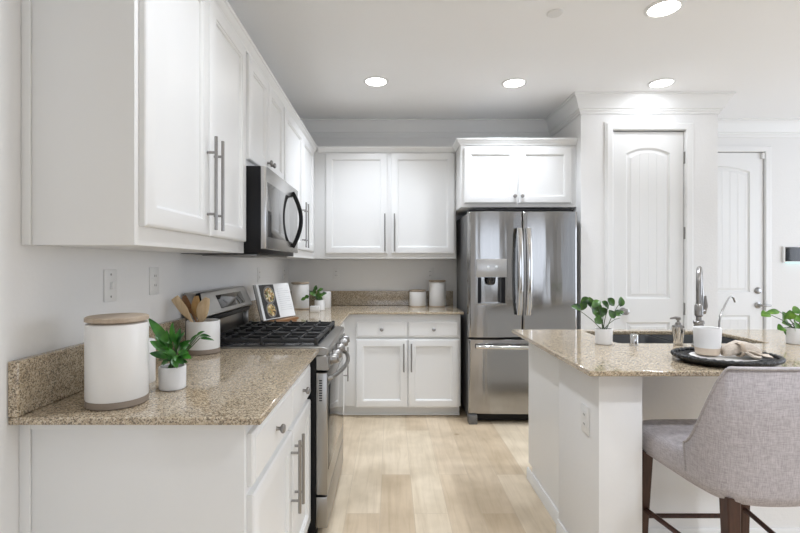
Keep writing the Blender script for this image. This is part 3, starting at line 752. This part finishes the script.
def leaf(b, base, tip, width, up=None, bend=.15, cup=.25, shape=1.0):
    base, tip = Vector(base), Vector(tip); d = tip - base; L = d.length; d.normalize()
    up = Vector(up or (random.uniform(-.5, .5), -.9, random.uniform(.1, .9)))
    n = (up - d * up.dot(d)).normalized(); s = d.cross(n)
    K = 9; top, bot = [], []
    for i in range(K + 1):
        t = i / K
        w = width / 2 * (math.sin(PI * t ** (.8 * shape)) ** .75) if 0 < t < 1 else .0004
        c = base + d * (L * t) + n * (bend * L * (math.sin(PI * t) * .5 - .3 * t * t))
        row = [c + s * (w * q) + n * (cup * w * abs(q) ** 1.5) for q in (-1, -.55, 0, .55, 1)]
        top.append(row); bot.append([p - n * .0008 for p in row])
    rings = [t_ + list(reversed(b_)) for t_, b_ in zip(top, bot)]
    b.loft(rings)
def plant(name, label, c, r, h, stems, leaves, lm, potm=M['matte_ceramic'], bh=None):
    c = Vector(c); th = thing(name, label, 'plant', c)
    MB().lathe(c, [(r - .004, 0), (r - .001, .003), (r, h - .002), (r - .001, h), (r - .005, h - .001), (r - .006, h - .012), (r - .008, .01)], 40).build('pot', potm, th)
    MB().lathe(c, [(r - .0085, h - .022), (r - .0065, h - .012), (.004, h - .008)], 32).build('soil', M['soil'], th)
    b = MB()
    for s in stems:
        b.tube(s, [.0022 - .0012 * i / len(s) for i in range(len(s))], 7)
    b.build('stems', M['stem'], th)
    b = MB()
    for l in leaves: leaf(b, *l)
    b.build('foliage', lm, th)
    return th
def mid(a, b, lift=.015):
    m = (Vector(a) + Vector(b)) / 2; m.z += lift; return m

# tall canister, small canister behind it, utensil crock
vessel('canister', 'tall white canister with pale wood lid nearest the camera on the left countertop', 'canister', (-.800, 1.348, ZT + .0005), .0815, .236, band=M['taupe'], lid=M['lid_wood'], bh=.020, opened=False)
vessel('canister', 'small white canister mostly hidden behind the tall wood-lidded canister', 'canister', (-.872, 1.585, ZT + .0005), .056, .145, opened=False, lid=None)
CR = Vector((-.862, 2.118, ZT + .0005))
vessel('utensil_crock', 'white crock with taupe base holding wooden utensils beside the range', 'crock', CR, .073, .148, band=M['taupe'], bh=.022)
def utensil(name, label, foot, top, head, m, w=.05, L=.09, slots=0):
    foot, top = Vector(foot), Vector(top); d = (top - foot).normalized()
    side = d.cross(Vector((-.25, -1, 0))).normalized(); nrm = side.cross(d)
    T_ = (top - foot).length; rows = []
    K = 22
    for i in range(K + 1):
        t = i / K; dist = T_ * t; k = max(0, (dist - (T_ - L)) / L)
        if k <= 0: hw, th_ = .006, .005
        elif head == 'spatula': hw, th_ = .006 + (w / 2 - .006) * min(1, k * 2.2) * (1 if k < .93 else .9), .0035
        else: hw, th_ = .006 + (w / 2 - .006) * math.sin(PI * min(1, .08 + k * .86)) ** .8, .0045
        cc = foot + d * dist + (nrm * (.012 * math.sin(PI * k)) if head == 'spoon' and k > 0 else Vector((0, 0, 0)))
        rows.append([cc + side * (hw * math.cos(a)) + nrm * (th_ * math.sin(a)) for a in [2 * PI * j / 14 for j in range(14)]])
    b = MB().loft(rows)
    o = b.build(name, m)
    return tag(o, label, name.split('_')[-1])
cz = CR.z + .036
utensil('wooden_spatula', 'flat beech spatula leaning furthest left in the crock', (-.828, 2.100, cz), at(174.5, 297.5, 2.085), 'spatula', M['beech'], .045, .13)
utensil('wooden_spoon', 'dark wooden spoon between the flat spatula and the golden spoon', (-.850, 2.135, cz), at(184, 296, 2.165), 'spoon', M['stand_wood'], .046, .085)
utensil('wooden_spoon', 'golden olive wood spoon in the middle of the crock', (-.872, 2.122, cz), at(196.5, 296, 2.125), 'spoon', M['olive'], .050, .10)
utensil('wooden_spoon', 'pale wide wooden spoon leaning furthest right in the crock', (-.893, 2.090, cz), at(207.5, 298, 2.07), 'spoon', M['beech'], .062, .11)
utensil('spoon', 'black spoon standing at the back of the crock', (-.880, 2.150, cz), at(198, 293.5, 2.165), 'spoon', M['black'], .05, .08)

# left plant
c = Vector((-.713, 1.505, ZT + .0005)); tp = c + Vector((0, 0, .062))
D = 1.505
L = [((168, 343), (148.5, 318), .030), ((170, 352), (150, 341), .030), ((169, 357), (149.5, 353), .024), ((172, 350), (166, 330), .026), ((176, 350), (180, 328), .022),
     ((177, 352), (190, 340), .024), ((178, 357), (188, 352), .026), ((174, 360), (165, 347), .030), ((171, 362), (158, 360), .018), ((173, 364), (168.5, 370), .016),
     ((181, 350), (186, 358), .026), ((196, 337), (204, 331), .014), ((199, 336), (210, 336), .012), ((200, 338), (214, 340), .010), ((174, 356), (184, 364), .024), ((190, 345), (197, 334), .014),
     ((170, 348), (155, 336), .030), ((178, 346), (184, 332), .024), ((182, 348), (192, 346), .024), ((176, 344), (172, 322), .024), ((168, 352), (157, 347), .028), ((180, 356), (191, 358), .026), ((174, 358), (177, 368), .024), ((170, 360), (160, 366), .020), ((172, 344), (158, 330), .026), ((171, 358), (163, 352), .022), ((180, 362), (187, 362), .018)]
lv = []
for (bx, by), (tx, ty), w in L:
    db = D + random.uniform(-.035, .02); lv.append((at(bx, by, db), at(tx, ty, db + random.uniform(-.05, .02)), w, (random.uniform(-.4, .5), -.8, random.uniform(.4, 1.0))))
st = [[tp + Vector((random.uniform(-.015, .015), random.uniform(-.012, .012), -.004)), mid(tp, l[0], .005), l[0]] for l in lv]
plant('potted_plant', 'leafy green plant in a white pot beside the tall canister', c, .0415, .074, st, lv, M['leaf'])

# island plant
c = Vector((1.087, 2.345, ZT + .0005)); tp = c + Vector((0, 0, .072)); D = 2.345
cen = [(145, 155, .9, -.2), (205, 140, .3, 1), (222, 95, .9, .5), (270, 105, -.2, 1), (320, 125, .7, .7), (295, 175, -.2, 1), (365, 210, 1, .3), (345, 275, .9, -.4), (405, 135, .8, -.8),
       (455, 108, .7, -.8), (540, 103, .1, 1), (460, 215, -.6, 1), (525, 207, 1, .35), (380, 185, -.7, .5), (340, 240, .6, -.5), (335, 145, .1, 1)]
lv, st = [], []
for x, y, dx, dy in cen:
    p = (560 + x / 8.9, 290 + y / 8.9); q = 5.1 / math.hypot(dx, dy)
    dd = D + random.uniform(-.05, .05)
    a, b_ = (p[0] - dx * q, p[1] + dy * q), (p[0] + dx * q, p[1] - dy * q)
    if x < 330 and dx > 0 and y < 200: a, b_ = b_, a
    A, B_ = at(*a, dd), at(*b_, dd + random.uniform(-.02, .02))
    lv.append((A, B_, .038, (random.uniform(-.5, .5), -.9, random.uniform(.2, .8))))
for tgt in ((120, 160), (230, 110), (330, 130), (440, 120), (545, 100), (530, 250), (385, 210)):
    e = at(560 + tgt[0] / 8.9, 290 + tgt[1] / 8.9, D)
    p0 = tp + Vector((random.uniform(-.012, .012), random.uniform(-.01, .01), -.004))
    st.append([p0, p0.lerp(e, .35) + Vector((0, 0, .012)), p0.lerp(e, .7) + Vector((0, 0, .012)), e])
plant('potted_plant', 'round-leaved plant in a small white pot at the left end of the island', c, .0415, .080, st, lv, M['leaf_dark'])

# right plant
c = Vector((2.075, 2.35, ZT + .0005)); tp = c + Vector((0, 0, .075)); D = 2.35
cen = [(640, 128, -1, -.12, 62), (600, 142, -.9, -.25, 30), (705, 150, -.1, 1, 38), (742, 142, .05, 1, 40), (718, 190, -.8, .1, 28), (735, 242, .1, -1, 42), (690, 220, -.8, -.2, 26), (775, 215, -.1, 1, 50), (790, 165, .8, .2, 36), (780, 118, .9, .1, 36), (760, 245, .4, -.9, 30)]
lv, st = [], []
for x, y, dx, dy, ln in cen + [(830, 150, .6, .8, 40), (850, 200, .9, .3, 40), (880, 140, .9, .4, 44), (840, 110, .2, 1, 40), (900, 230, 1, -.1, 40)]:
    p = (660 + x / 5.714, 290 + y / 5.714); q = ln / 5.714 / 1.45 / math.hypot(dx, dy)
    dd = D + random.uniform(-.05, .04)
    A, B_ = at(p[0] - dx * q, p[1] + dy * q, dd), at(p[0] + dx * q, p[1] - dy * q, dd - .01)
    lv.append((A, B_, .047 if ln < 55 else .030, (random.uniform(-.4, .4), -.8, random.uniform(.4, 1))))
    p0 = tp + Vector((random.uniform(-.012, .012), random.uniform(-.01, .01), -.004))
    st.append([p0, p0.lerp(A, .5) + Vector((0, 0, .01)), A])
plant('potted_plant', 'green plant in a white pot right of the sink and the black tray', c, .045, .082, st, lv, M['leaf_lime'])

# back corner group
vessel('canister', 'tall white canister in the back left corner behind the small plant', 'canister', (-.822, 4.19, ZT + .0005), .080, .225, band=M['tan'], lid=M['lid_wood'], bh=.012, opened=False)
vessel('canister', 'white canister partly hidden behind the corner plant', 'canister', (-.615, 4.33, ZT + .0005), .056, .150, opened=False)
c = Vector((-.625, 4.06, ZT + .0005)); tp = c + Vector((0, 0, .085)); D = 4.06
lv, st = [], []
cen = [(615, 135, .1, 1), (640, 160, .6, .6), (660, 190, .8, .2), (600, 190, -.7, .3), (625, 205, 0, 1), (580, 175, -.5, .8), (545, 205, -.9, -.3), (520, 222, -.9, -.3), (680, 180, .9, .3), (650, 215, .6, -.3), (605, 160, -.2, 1), (635, 185, .3, .9), (655, 150, .8, .4)]
for x, y, dx, dy in cen:
    p = (235 + x / 7.61, 270 + y / 7.61); q = 2.6 / math.hypot(dx, dy); dd = D + random.uniform(-.05, .04)
    A, B_ = at(p[0] - dx * q, p[1] + dy * q, dd), at(p[0] + dx * q, p[1] - dy * q, dd)
    lv.append((A, B_, .034, (random.uniform(-.4, .4), -.9, random.uniform(.3, .9))))
    p0 = tp + Vector((random.uniform(-.012, .012), random.uniform(-.01, .01), -.004)); st.append([p0, p0.lerp(A, .5) + Vector((0, 0, .01)), A])
plant('potted_plant', 'small green plant in a white cup in the back left corner', c, .045, .092, st, lv, M['leaf_dark'], M['ceramic'])
p = at(315, 309.5, 3.93)
o = MB().box(p.x - .040, p.x + .040, 3.905, 3.945, ZT + .0005, ZT + .052, .004).build('salt_box', M['ceramic'])
o.location = (0, 0, 0); tag(o, 'small white block box in front of the corner plant', 'box')
vessel('canister', 'short white canister on the back countertop beside the taller one', 'canister', (.262, 4.445, ZT + .0005), .080, .143, band=M['tan'], lid=M['lid_wood'], bh=.010, opened=False)
vessel('canister', 'tall white canister on the back countertop closest to the refrigerator', 'canister', (.452, 4.445, ZT + .0005), .080, .235, band=M['tan'], lid=M['lid_wood'], bh=.010, opened=False)

# ------------------------------------------------------------------ cookbook on its stand
A0, A1 = Vector((-.833, 3.03, 0)), Vector((-.690, 3.36, 0))     # bottom edge, left to right as seen
W = (A1 - A0).length; Ub = (A1 - A0).normalized(); Nb = Vector((Ub.y, -Ub.x, 0)); lean = .07; H = .250
Vb = (Vector((0, 0, H)) - Nb * lean).normalized(); Nf = Ub.cross(Vb)
zb = ZT + .032
O = Vector((A0.x, A0.y, zb))
th = thing('cookbook_stand', 'brown wooden cookbook stand on the far side of the range', 'stand', (O.x, O.y, ZT + .0005))
b = MB().obox((A0.x, A0.y, ZT + .0005), Ub, Nb, (0, 0, 1), W * .22, W * .82, -.10, .055, 0, .012, .003)
b.obox(O - Vector((0, 0, .019)), Ub, Nb, (0, 0, 1), W * .12, W * .90, -.012, .050, 0, .016, .003); b.build('ledge', M['stand_wood'], th)
MB().obox(O - Nf * .030, Ub, Vb, Nf, W * .3, W * .7, -.010, .20, -.012, -.001, .003).build('back_board', M['stand_wood'], th)
th = thing('cookbook', 'open cookbook with round food photos propped on the wooden stand', 'book', O)
b = MB().obox(O - Nf * .028, Ub, Vb, Nf, 0, W, .0, H, 0, .004, .001); b.build('cover', M['page_black'], th)
hw = W / 2
def page(name, u0, u1, curve, m):
    K = 8; rings = []
    for i in range(K + 1):
        t = i / K; u = u0 + (u1 - u0) * t; s = t if curve > 0 else 1 - t
        z = -.002 + .010 * math.sin(PI * min(1, s * 1.05)) ** .7 * .7
        rings.append([O + Ub * u + Vb * .003 - Nf * .0235, O + Ub * u + Vb * (H - .003) - Nf * .0235, O + Ub * u + Vb * (H - .003) + Nf * z, O + Ub * u + Vb * .003 + Nf * z])
    return MB().loft(rings).build(name, m, th), (lambda t: -.002 + .010 * math.sin(PI * min(1, (t if curve > 0 else 1 - t) * 1.05)) ** .7 * .7)
pl, zl = page('page_block', .002, hw - .001, -1, M['page'])
pr_, zr = page('page_block', hw + .001, W - .002, 1, M['page'])
def on_page(u0, u1, v0, v1, zf, ua, ub, name, m, par, extra=.0006):
    K = 10; rings = []
    for i in range(K + 1):
        u = u0 + (u1 - u0) * i / K; t = (u - ua) / (ub - ua); z = zf(t) + extra
        rings.append([O + Ub * u + Vb * v0 + Nf * (z - .0005), O + Ub * u + Vb * v1 + Nf * (z - .0005), O + Ub * u + Vb * v1 + Nf * z, O + Ub * u + Vb * v0 + Nf * z])
    return MB().loft(rings).build(name, m, par)
on_page(.022, hw - .001, .008, H - .007, zl, .002, hw - .001, 'printed_photo', M['page_black'], pl)
b = MB(); b2 = MB()
for (u, v, r) in ((hw * .58, H * .68, .062), (hw * .52, H * .22, .052)):
    z = zl((u - .002) / (hw - .003))
    v_ = max(v, r + .012)
    b.lathe(O + Ub * u + Vb * v_ + Nf * (z + .0002), [(r, 0), (r, .0016), (r * .93, .0018)], 32, axis=Nf)
    b2.lathe(O + Ub * u + Vb * v_ + Nf * (z + .0021), [(r * .80, 0), (r * .8, .0005), (r * .5, .0008)], 28, axis=Nf)
b.build('printed_plate', mat('printed_plate_grey', (.20, .19, .18), .4), pl); b2.build('printed_food', M['food'], pl)
b = MB()
for i in range(11):
    v = H * (.82 - i * .06); u1 = W - .03 - (.05 if i % 4 == 3 else 0)
    z = max(zr(.3), zr(.7)) + .0008
    b.obox(O, Ub, Vb, Nf, hw + .025, u1 if i else hw + .09, v, v + .0025, z - .003, z)
b.build('printed_text', M['ink'], pr_)

# ------------------------------------------------------------------ tray with cup, plate, napkin
tx, ty = 1.390, 1.908
th = thing('serving_tray', 'black oval woven tray on the island holding the white cup', 'tray', (tx, ty, ZT + .0005))
n = 96; ea, eb = .204, .170
def er(s, z, wob=0): return [(tx + (ea - s) * math.cos(a) , ty + (eb - s) * math.sin(a), ZT + .0005 + z + wob * math.sin(a * 48)) for a in [2 * PI * i / n for i in range(n)]]
MB().loft([er(.045, 0), er(.035, .002), er(.012, .016), er(.012, .024), er(.020, .022), er(.040, .008), er(.055, .007)]).build('woven_base', M['rattan'], th)
b = MB(); rings = []
nn = 120
for i in range(nn):
    a = 2 * PI * i / nn; cx, cy, czz = tx + (ea - .010) * math.cos(a), ty + (eb - .010) * math.sin(a), ZT + .027
    rr = .0085 + .0022 * math.sin(a * 40)
    rings.append([(cx + rr * math.cos(t) * math.cos(a), cy + rr * math.cos(t) * math.sin(a), czz + rr * math.sin(t)) for t in [2 * PI * j / 10 for j in range(10)]])
rings.append(rings[0]); b.loft(rings, False, False); bmesh.ops.remove_doubles(b.bm, verts=b.bm.verts, dist=1e-6); b.build('braided_rim', M['rattan'], th)
zt2 = ZT + .0085
o = MB().lathe((1.398, 1.925, zt2), [(.080, 0), (.095, .003), (.130, .012), (.132, .014), (.129, .0145), (.095, .007), (.075, .005)], 56, ay=.80).build('dinner_plate', M['ceramic'])
tag(o, 'white plate lying on the black woven tray', 'plate')
c = Vector((1.360, 1.975, zt2 + .0118))
th = thing('cup', 'white cup with sand coloured base on the black woven tray', 'cup', c)
MB().lathe(c, [(.040, 0), (.045, .004), (.0475, .030)], 40).build('base_band', M['tan'], th)
MB().lathe(c, [(.0475, .0303), (.050, .06), (.052, .112), (.051, .114), (.047, .112), (.044, .035)], 40).build('body', M['matte_ceramic'], th)
th = thing('napkin', 'beige napkin rolled through a ring on the tray right of the cup', 'napkin', (1.46, 1.90, zt2 + .006))
b = MB(); zc = zt2 + .0125
nx, ny = 1.477, 1.902
# bunched roll: a soft lumpy arch with two tails
pts = [(nx - .075, ny + .03, zc + .012), (nx - .055, ny + .035, zc + .026), (nx - .02, ny + .04, zc + .033), (nx + .025, ny + .035, zc + .030), (nx + .055, ny + .02, zc + .018)]
rings = []
for i, p in enumerate(pts):
    rad = (.022, .032, .037, .034, .022)[i]
    rings.append([(p[0] + .2 * rad * math.sin(t), p[1] + rad * 1.1 * math.cos(t) * (1 + .12 * math.sin(3 * t + i)), max(zc + .0005, p[2] + rad * .80 * math.sin(t) * (1 + .1 * math.sin(5 * t + i)))) for t in [2 * PI * j / 20 for j in range(20)]])
b.loft(rings); b.build('fold', M['napkin'], th, smooth=80)
b = MB()
for (ox, oy, dx, dy) in ((-.030, -.002, .050, -.045), (-.005, .006, .075, -.038)):
    rings = []
    for i in range(7):
        t = i / 6; px_, py_ = nx + ox + dx * t, ny + oy + dy * t; w = .018 + .016 * t
        nrm = Vector((-dy, dx, 0)).normalized(); zz = zc + .016 * (1 - t) + .006 + .004 * math.sin(t * 7)
        rings.append([Vector((px_, py_, zz + .004 * math.sin(q * 6 + t * 3))) + nrm * (w * q) + Vector((0, 0, s)) for s, qs in ((.004, (-1, -.5, 0, .5, 1)), (0, (1, .5, 0, -.5, -1))) for q in qs])
    b.loft(rings)
b.build('tail', M['napkin'], th, smooth=80)
rings = []
for i in range(28):
    a = 2 * PI * i / 28; rings.append([(nx - .028 + (.026 + .006 * math.cos(t)) * math.cos(a) * .5 , ny + .000 + (.026 + .006 * math.cos(t)) * math.cos(a), zc + .029 + (.024 + .005 * math.cos(t)) * math.sin(a)) if False else (nx - .028 + .010 * math.cos(t), ny + .008 + (.027 + .003 * math.sin(t)) * math.cos(a), zc + .0305 + (.027 + .003 * math.sin(t)) * math.sin(a)) for t in [2 * PI * j / 8 for j in range(8)]])
rings.append(rings[0])
b = MB().loft(rings, False, False); bmesh.ops.remove_doubles(b.bm, verts=b.bm.verts, dist=1e-6); b.build('napkin_ring', M['lid_wood'], th)

# ------------------------------------------------------------------ counter stool
SX, SY = 1.245, 1.68
th = thing('counter_stool', 'grey linen barrel-back counter stool with walnut legs at the island', 'stool', (SX, SY, 0))
def sup(t, a, bb, e=2.6): return (a * math.copysign(abs(math.cos(t)) ** (2 / e), math.cos(t)), bb * math.copysign(abs(math.sin(t)) ** (2 / e), math.sin(t)))
def seat_ring(sc, z, k=56): return [(SX + x * sc * (.193 + .038 * (y + .27) / .54) / .2, SY + .055 + y * sc, z) for x, y in [sup(2 * PI * i / k, .200, .270, 5) for i in range(k)]]
MB().loft([seat_ring(.86, .545), seat_ring(.95, .555), seat_ring(.985, .58), seat_ring(1.0, .60), seat_ring(.995, .628), seat_ring(.97, .646), seat_ring(.90, .655), seat_ring(.5, .659)]).build('seat', M['fabric'], th, smooth=70)
# barrel back: U plan from front-left round the rear to front-right
K = 60; outer, inner, welt = [], [], []
zb0 = .548
def back_pt(s, grow=0.0):
    t = PI + PI * s
    x, y = sup(t, .206 + grow, .165 + grow, 2.7)
    return x, y
rings = []; edge_o = []
for i in range(K + 1):
    s = i / K; q = min(s, 1 - s)                  # 0 at the front ends
    x, y = back_pt(s); xi, yi = back_pt(s, -.036)
    yo = -.060
    f = min(1, max(0, q / .27)); f = f * f * (3 - 2 * f) * .35 + f * .65
    ztop = .700 + (.985 - .700) * f + .010 * math.sin(PI * s) ** 2
    fl = .018                                      # slight outward flare at the top
    g = 1 + fl / .21 * ((ztop - .56) / .42)
    P_ = lambda X, Y, z, gg: (SX + X * gg, SY + Y * gg + yo, z)
    zb_ = zb0 + .012 * (1 - math.sin(PI * s))
    ring = [P_(x * .90, y * .90, zb_ - .004, 1), P_(x * .97, y * .97, zb_ + .006, 1), P_(x, y, zb_ + .035, 1), P_(x, y, .62 if ztop > .7 else .62, 1 + (g - 1) * .2),
            P_(x, y, zb_ + (ztop - zb_) * .6, 1 + (g - 1) * .6), P_(x, y, ztop - .012, g), P_((x * .8 + xi * .2), (y * .8 + yi * .2), ztop - .002, g), P_((x + xi) / 2, (y + yi) / 2, ztop, g), P_((x * .2 + xi * .8), (y * .2 + yi * .8), ztop - .003, g), P_(xi, yi, ztop - .014, g),
            P_(xi, yi, zb_ + (ztop - zb_) * .6, 1 + (g - 1) * .6), P_(xi, yi, .60, 1)]
    rings.append(ring); edge_o.append(Vector(ring[5]) + Vector((0, 0, .008)))
bk = MB().loft(rings).build('backrest', M['fabric'], th, smooth=60)
r0, r1 = rings[0], rings[-1]
wp = [Vector(r0[k]) for k in (2, 3, 4)] + edge_o + [Vector(r1[k]) for k in (4, 3, 2)]
MB().tube(wp, .0042, 8).build('piping', M['piping'], bk)
legs = {'fl': ((-.200, .205), (-.212, .225)), 'fr': ((.200, .205), (.212, .225)), 'rl': ((-.135, -.175), (-.150, -.215)), 'rr': ((.135, -.175), (.150, -.215))}
def leg_at(k, z):
    (x0, y0), (x1, y1) = legs[k]; t = 1 - z / .56
    return Vector((SX + x0 + (x1 - x0) * t, SY + y0 + (y1 - y0) * t, z))
for k in legs:
    rings = []
    for z, r in ((.0, .014), (.30, .018), (.565 if k[0] == 'r' else .56, .0225)):
        c = leg_at(k, z); rings.append([c + Vector((a * r, b_ * r, 0)) for a, b_ in ((-1, -.82), (-.82, -1), (.82, -1), (1, -.82), (1, .82), (.82, 1), (-.82, 1), (-1, .82))])
    MB().loft(rings).build('leg', M['walnut'], th)
def stretcher(a, b_, z): MB().tube([leg_at(a, z), leg_at(b_, z)], .0095, 8).build('stretcher', M['walnut'], th)
stretcher('fl', 'fr', .285); stretcher('fl', 'rl', .32); stretcher('fr', 'rr', .32); stretcher('rl', 'rr', .22)

# ------------------------------------------------------------------ wall plates, panel, ceiling fittings
duplex(None, 'light_switch', 'white toggle switch on the left wall above the tall canister', (XL, 1.660, 1.244), (0, 1, 0), (1, 0, 0), 'switch')
duplex(None, 'power_outlet', 'white outlet on the left wall between the switch and the range', (XL, 1.968, 1.250), (0, 1, 0), (1, 0, 0))
duplex(None, 'power_outlet', 'white outlet on the left wall right behind the cookbook', (XL, 3.54, 1.240), (0, 1, 0), (1, 0, 0))
duplex(None, 'power_outlet', 'white outlet on the left wall near the back corner', (XL, 4.36, 1.240), (0, 1, 0), (1, 0, 0))
duplex(None, 'power_outlet', 'white outlet on the back wall above the empty granite stretch', (-.54, YB, 1.230), (1, 0, 0), (0, -1, 0))
duplex(None, 'power_outlet', 'white outlet on the back wall above the two white canisters', (.394, YB, 1.230), (1, 0, 0), (0, -1, 0))
th = thing('alarm_panel', 'white alarm keypad with dark screen right of the entry door', 'keypad', (4.01, YB, 1.345))
MB().box(3.895, 4.12, YB - .022, YB - .0003, 1.342, 1.500, .006).build('housing', M['plate'], th)
MB().box(3.912, 4.112, YB - .0245, YB - .0222, 1.352, 1.492, .001).build('screen', M['screen'], th)
MB().box(3.93, 4.09, YB - .016, YB - .006, 1.3385, 1.3418).build('status_light', M['led'], th)

def can_light(x, y, label, watts=8.0, spread=2.15):
    th = thing('ceiling_light', label, 'light', (x, y, ZC))
    MB().lathe((x, y, ZC - .0003), [(.098, 0), (.098, -.003), (.092, -.006), (.080, -.007), (.078, -.004)], 40).build('trim_ring', M['trim'], th)
    MB().lathe((x, y, ZC - .0045), [(.077, 0), (.077, -.003), (.07, -.0045)], 40).build('lens', M['lens'], th)
    l = bpy.data.lights.new('lamp', 'AREA'); l.shape = 'DISK'; l.size = .15; l.energy = watts; l.spread = spread; l.color = (.845, .905, 1.0)
    o = bpy.data.objects.new('lamp', l); COL.objects.link(o); o.parent = th; o.location = (0, 0, -.012)
    return th
can_light(-.112, 3.57, 'lit recessed ceiling light above the cabinets, leftmost of the far row')
can_light(.968, 3.60, 'lit recessed ceiling light in front of the refrigerator, middle of the far row', 6.3)
can_light(2.12, 3.60, 'lit recessed ceiling light just in front of the pantry crown moulding', 2.0, PI)
can_light(-.112, 1.40, 'added unseen ceiling fill light over the near left countertop', 5.4)  # added out of view to brighten the left counter and doors
for x, y, w, l in ((1.515, .60, 10, 'added unseen ceiling fill light over the walkway behind the counter stool'), (1.515, -.6, 10, 'added unseen ceiling fill light in the living area, one row behind the stool'),  # four unseen ceiling lights, added as fill for island front and stool
                   (2.9, .60, 10, 'added unseen ceiling fill light behind the right end of the island'), (2.9, -.6, 10, 'added unseen ceiling fill light in the living area, right of the walkway')):
    can_light(x, y, l, w)
can_light(1.515, 2.55, 'lit recessed ceiling light nearest the camera, over the island')
o = MB().lathe((.93, 2.60, ZC - .0003), [(.044, 0), (.044, -.004), (.038, -.009), (.01, -.010)], 28).build('sprinkler_cover', M['plate'])
tag(o, 'small round white sprinkler cover on the ceiling', 'sprinkler')
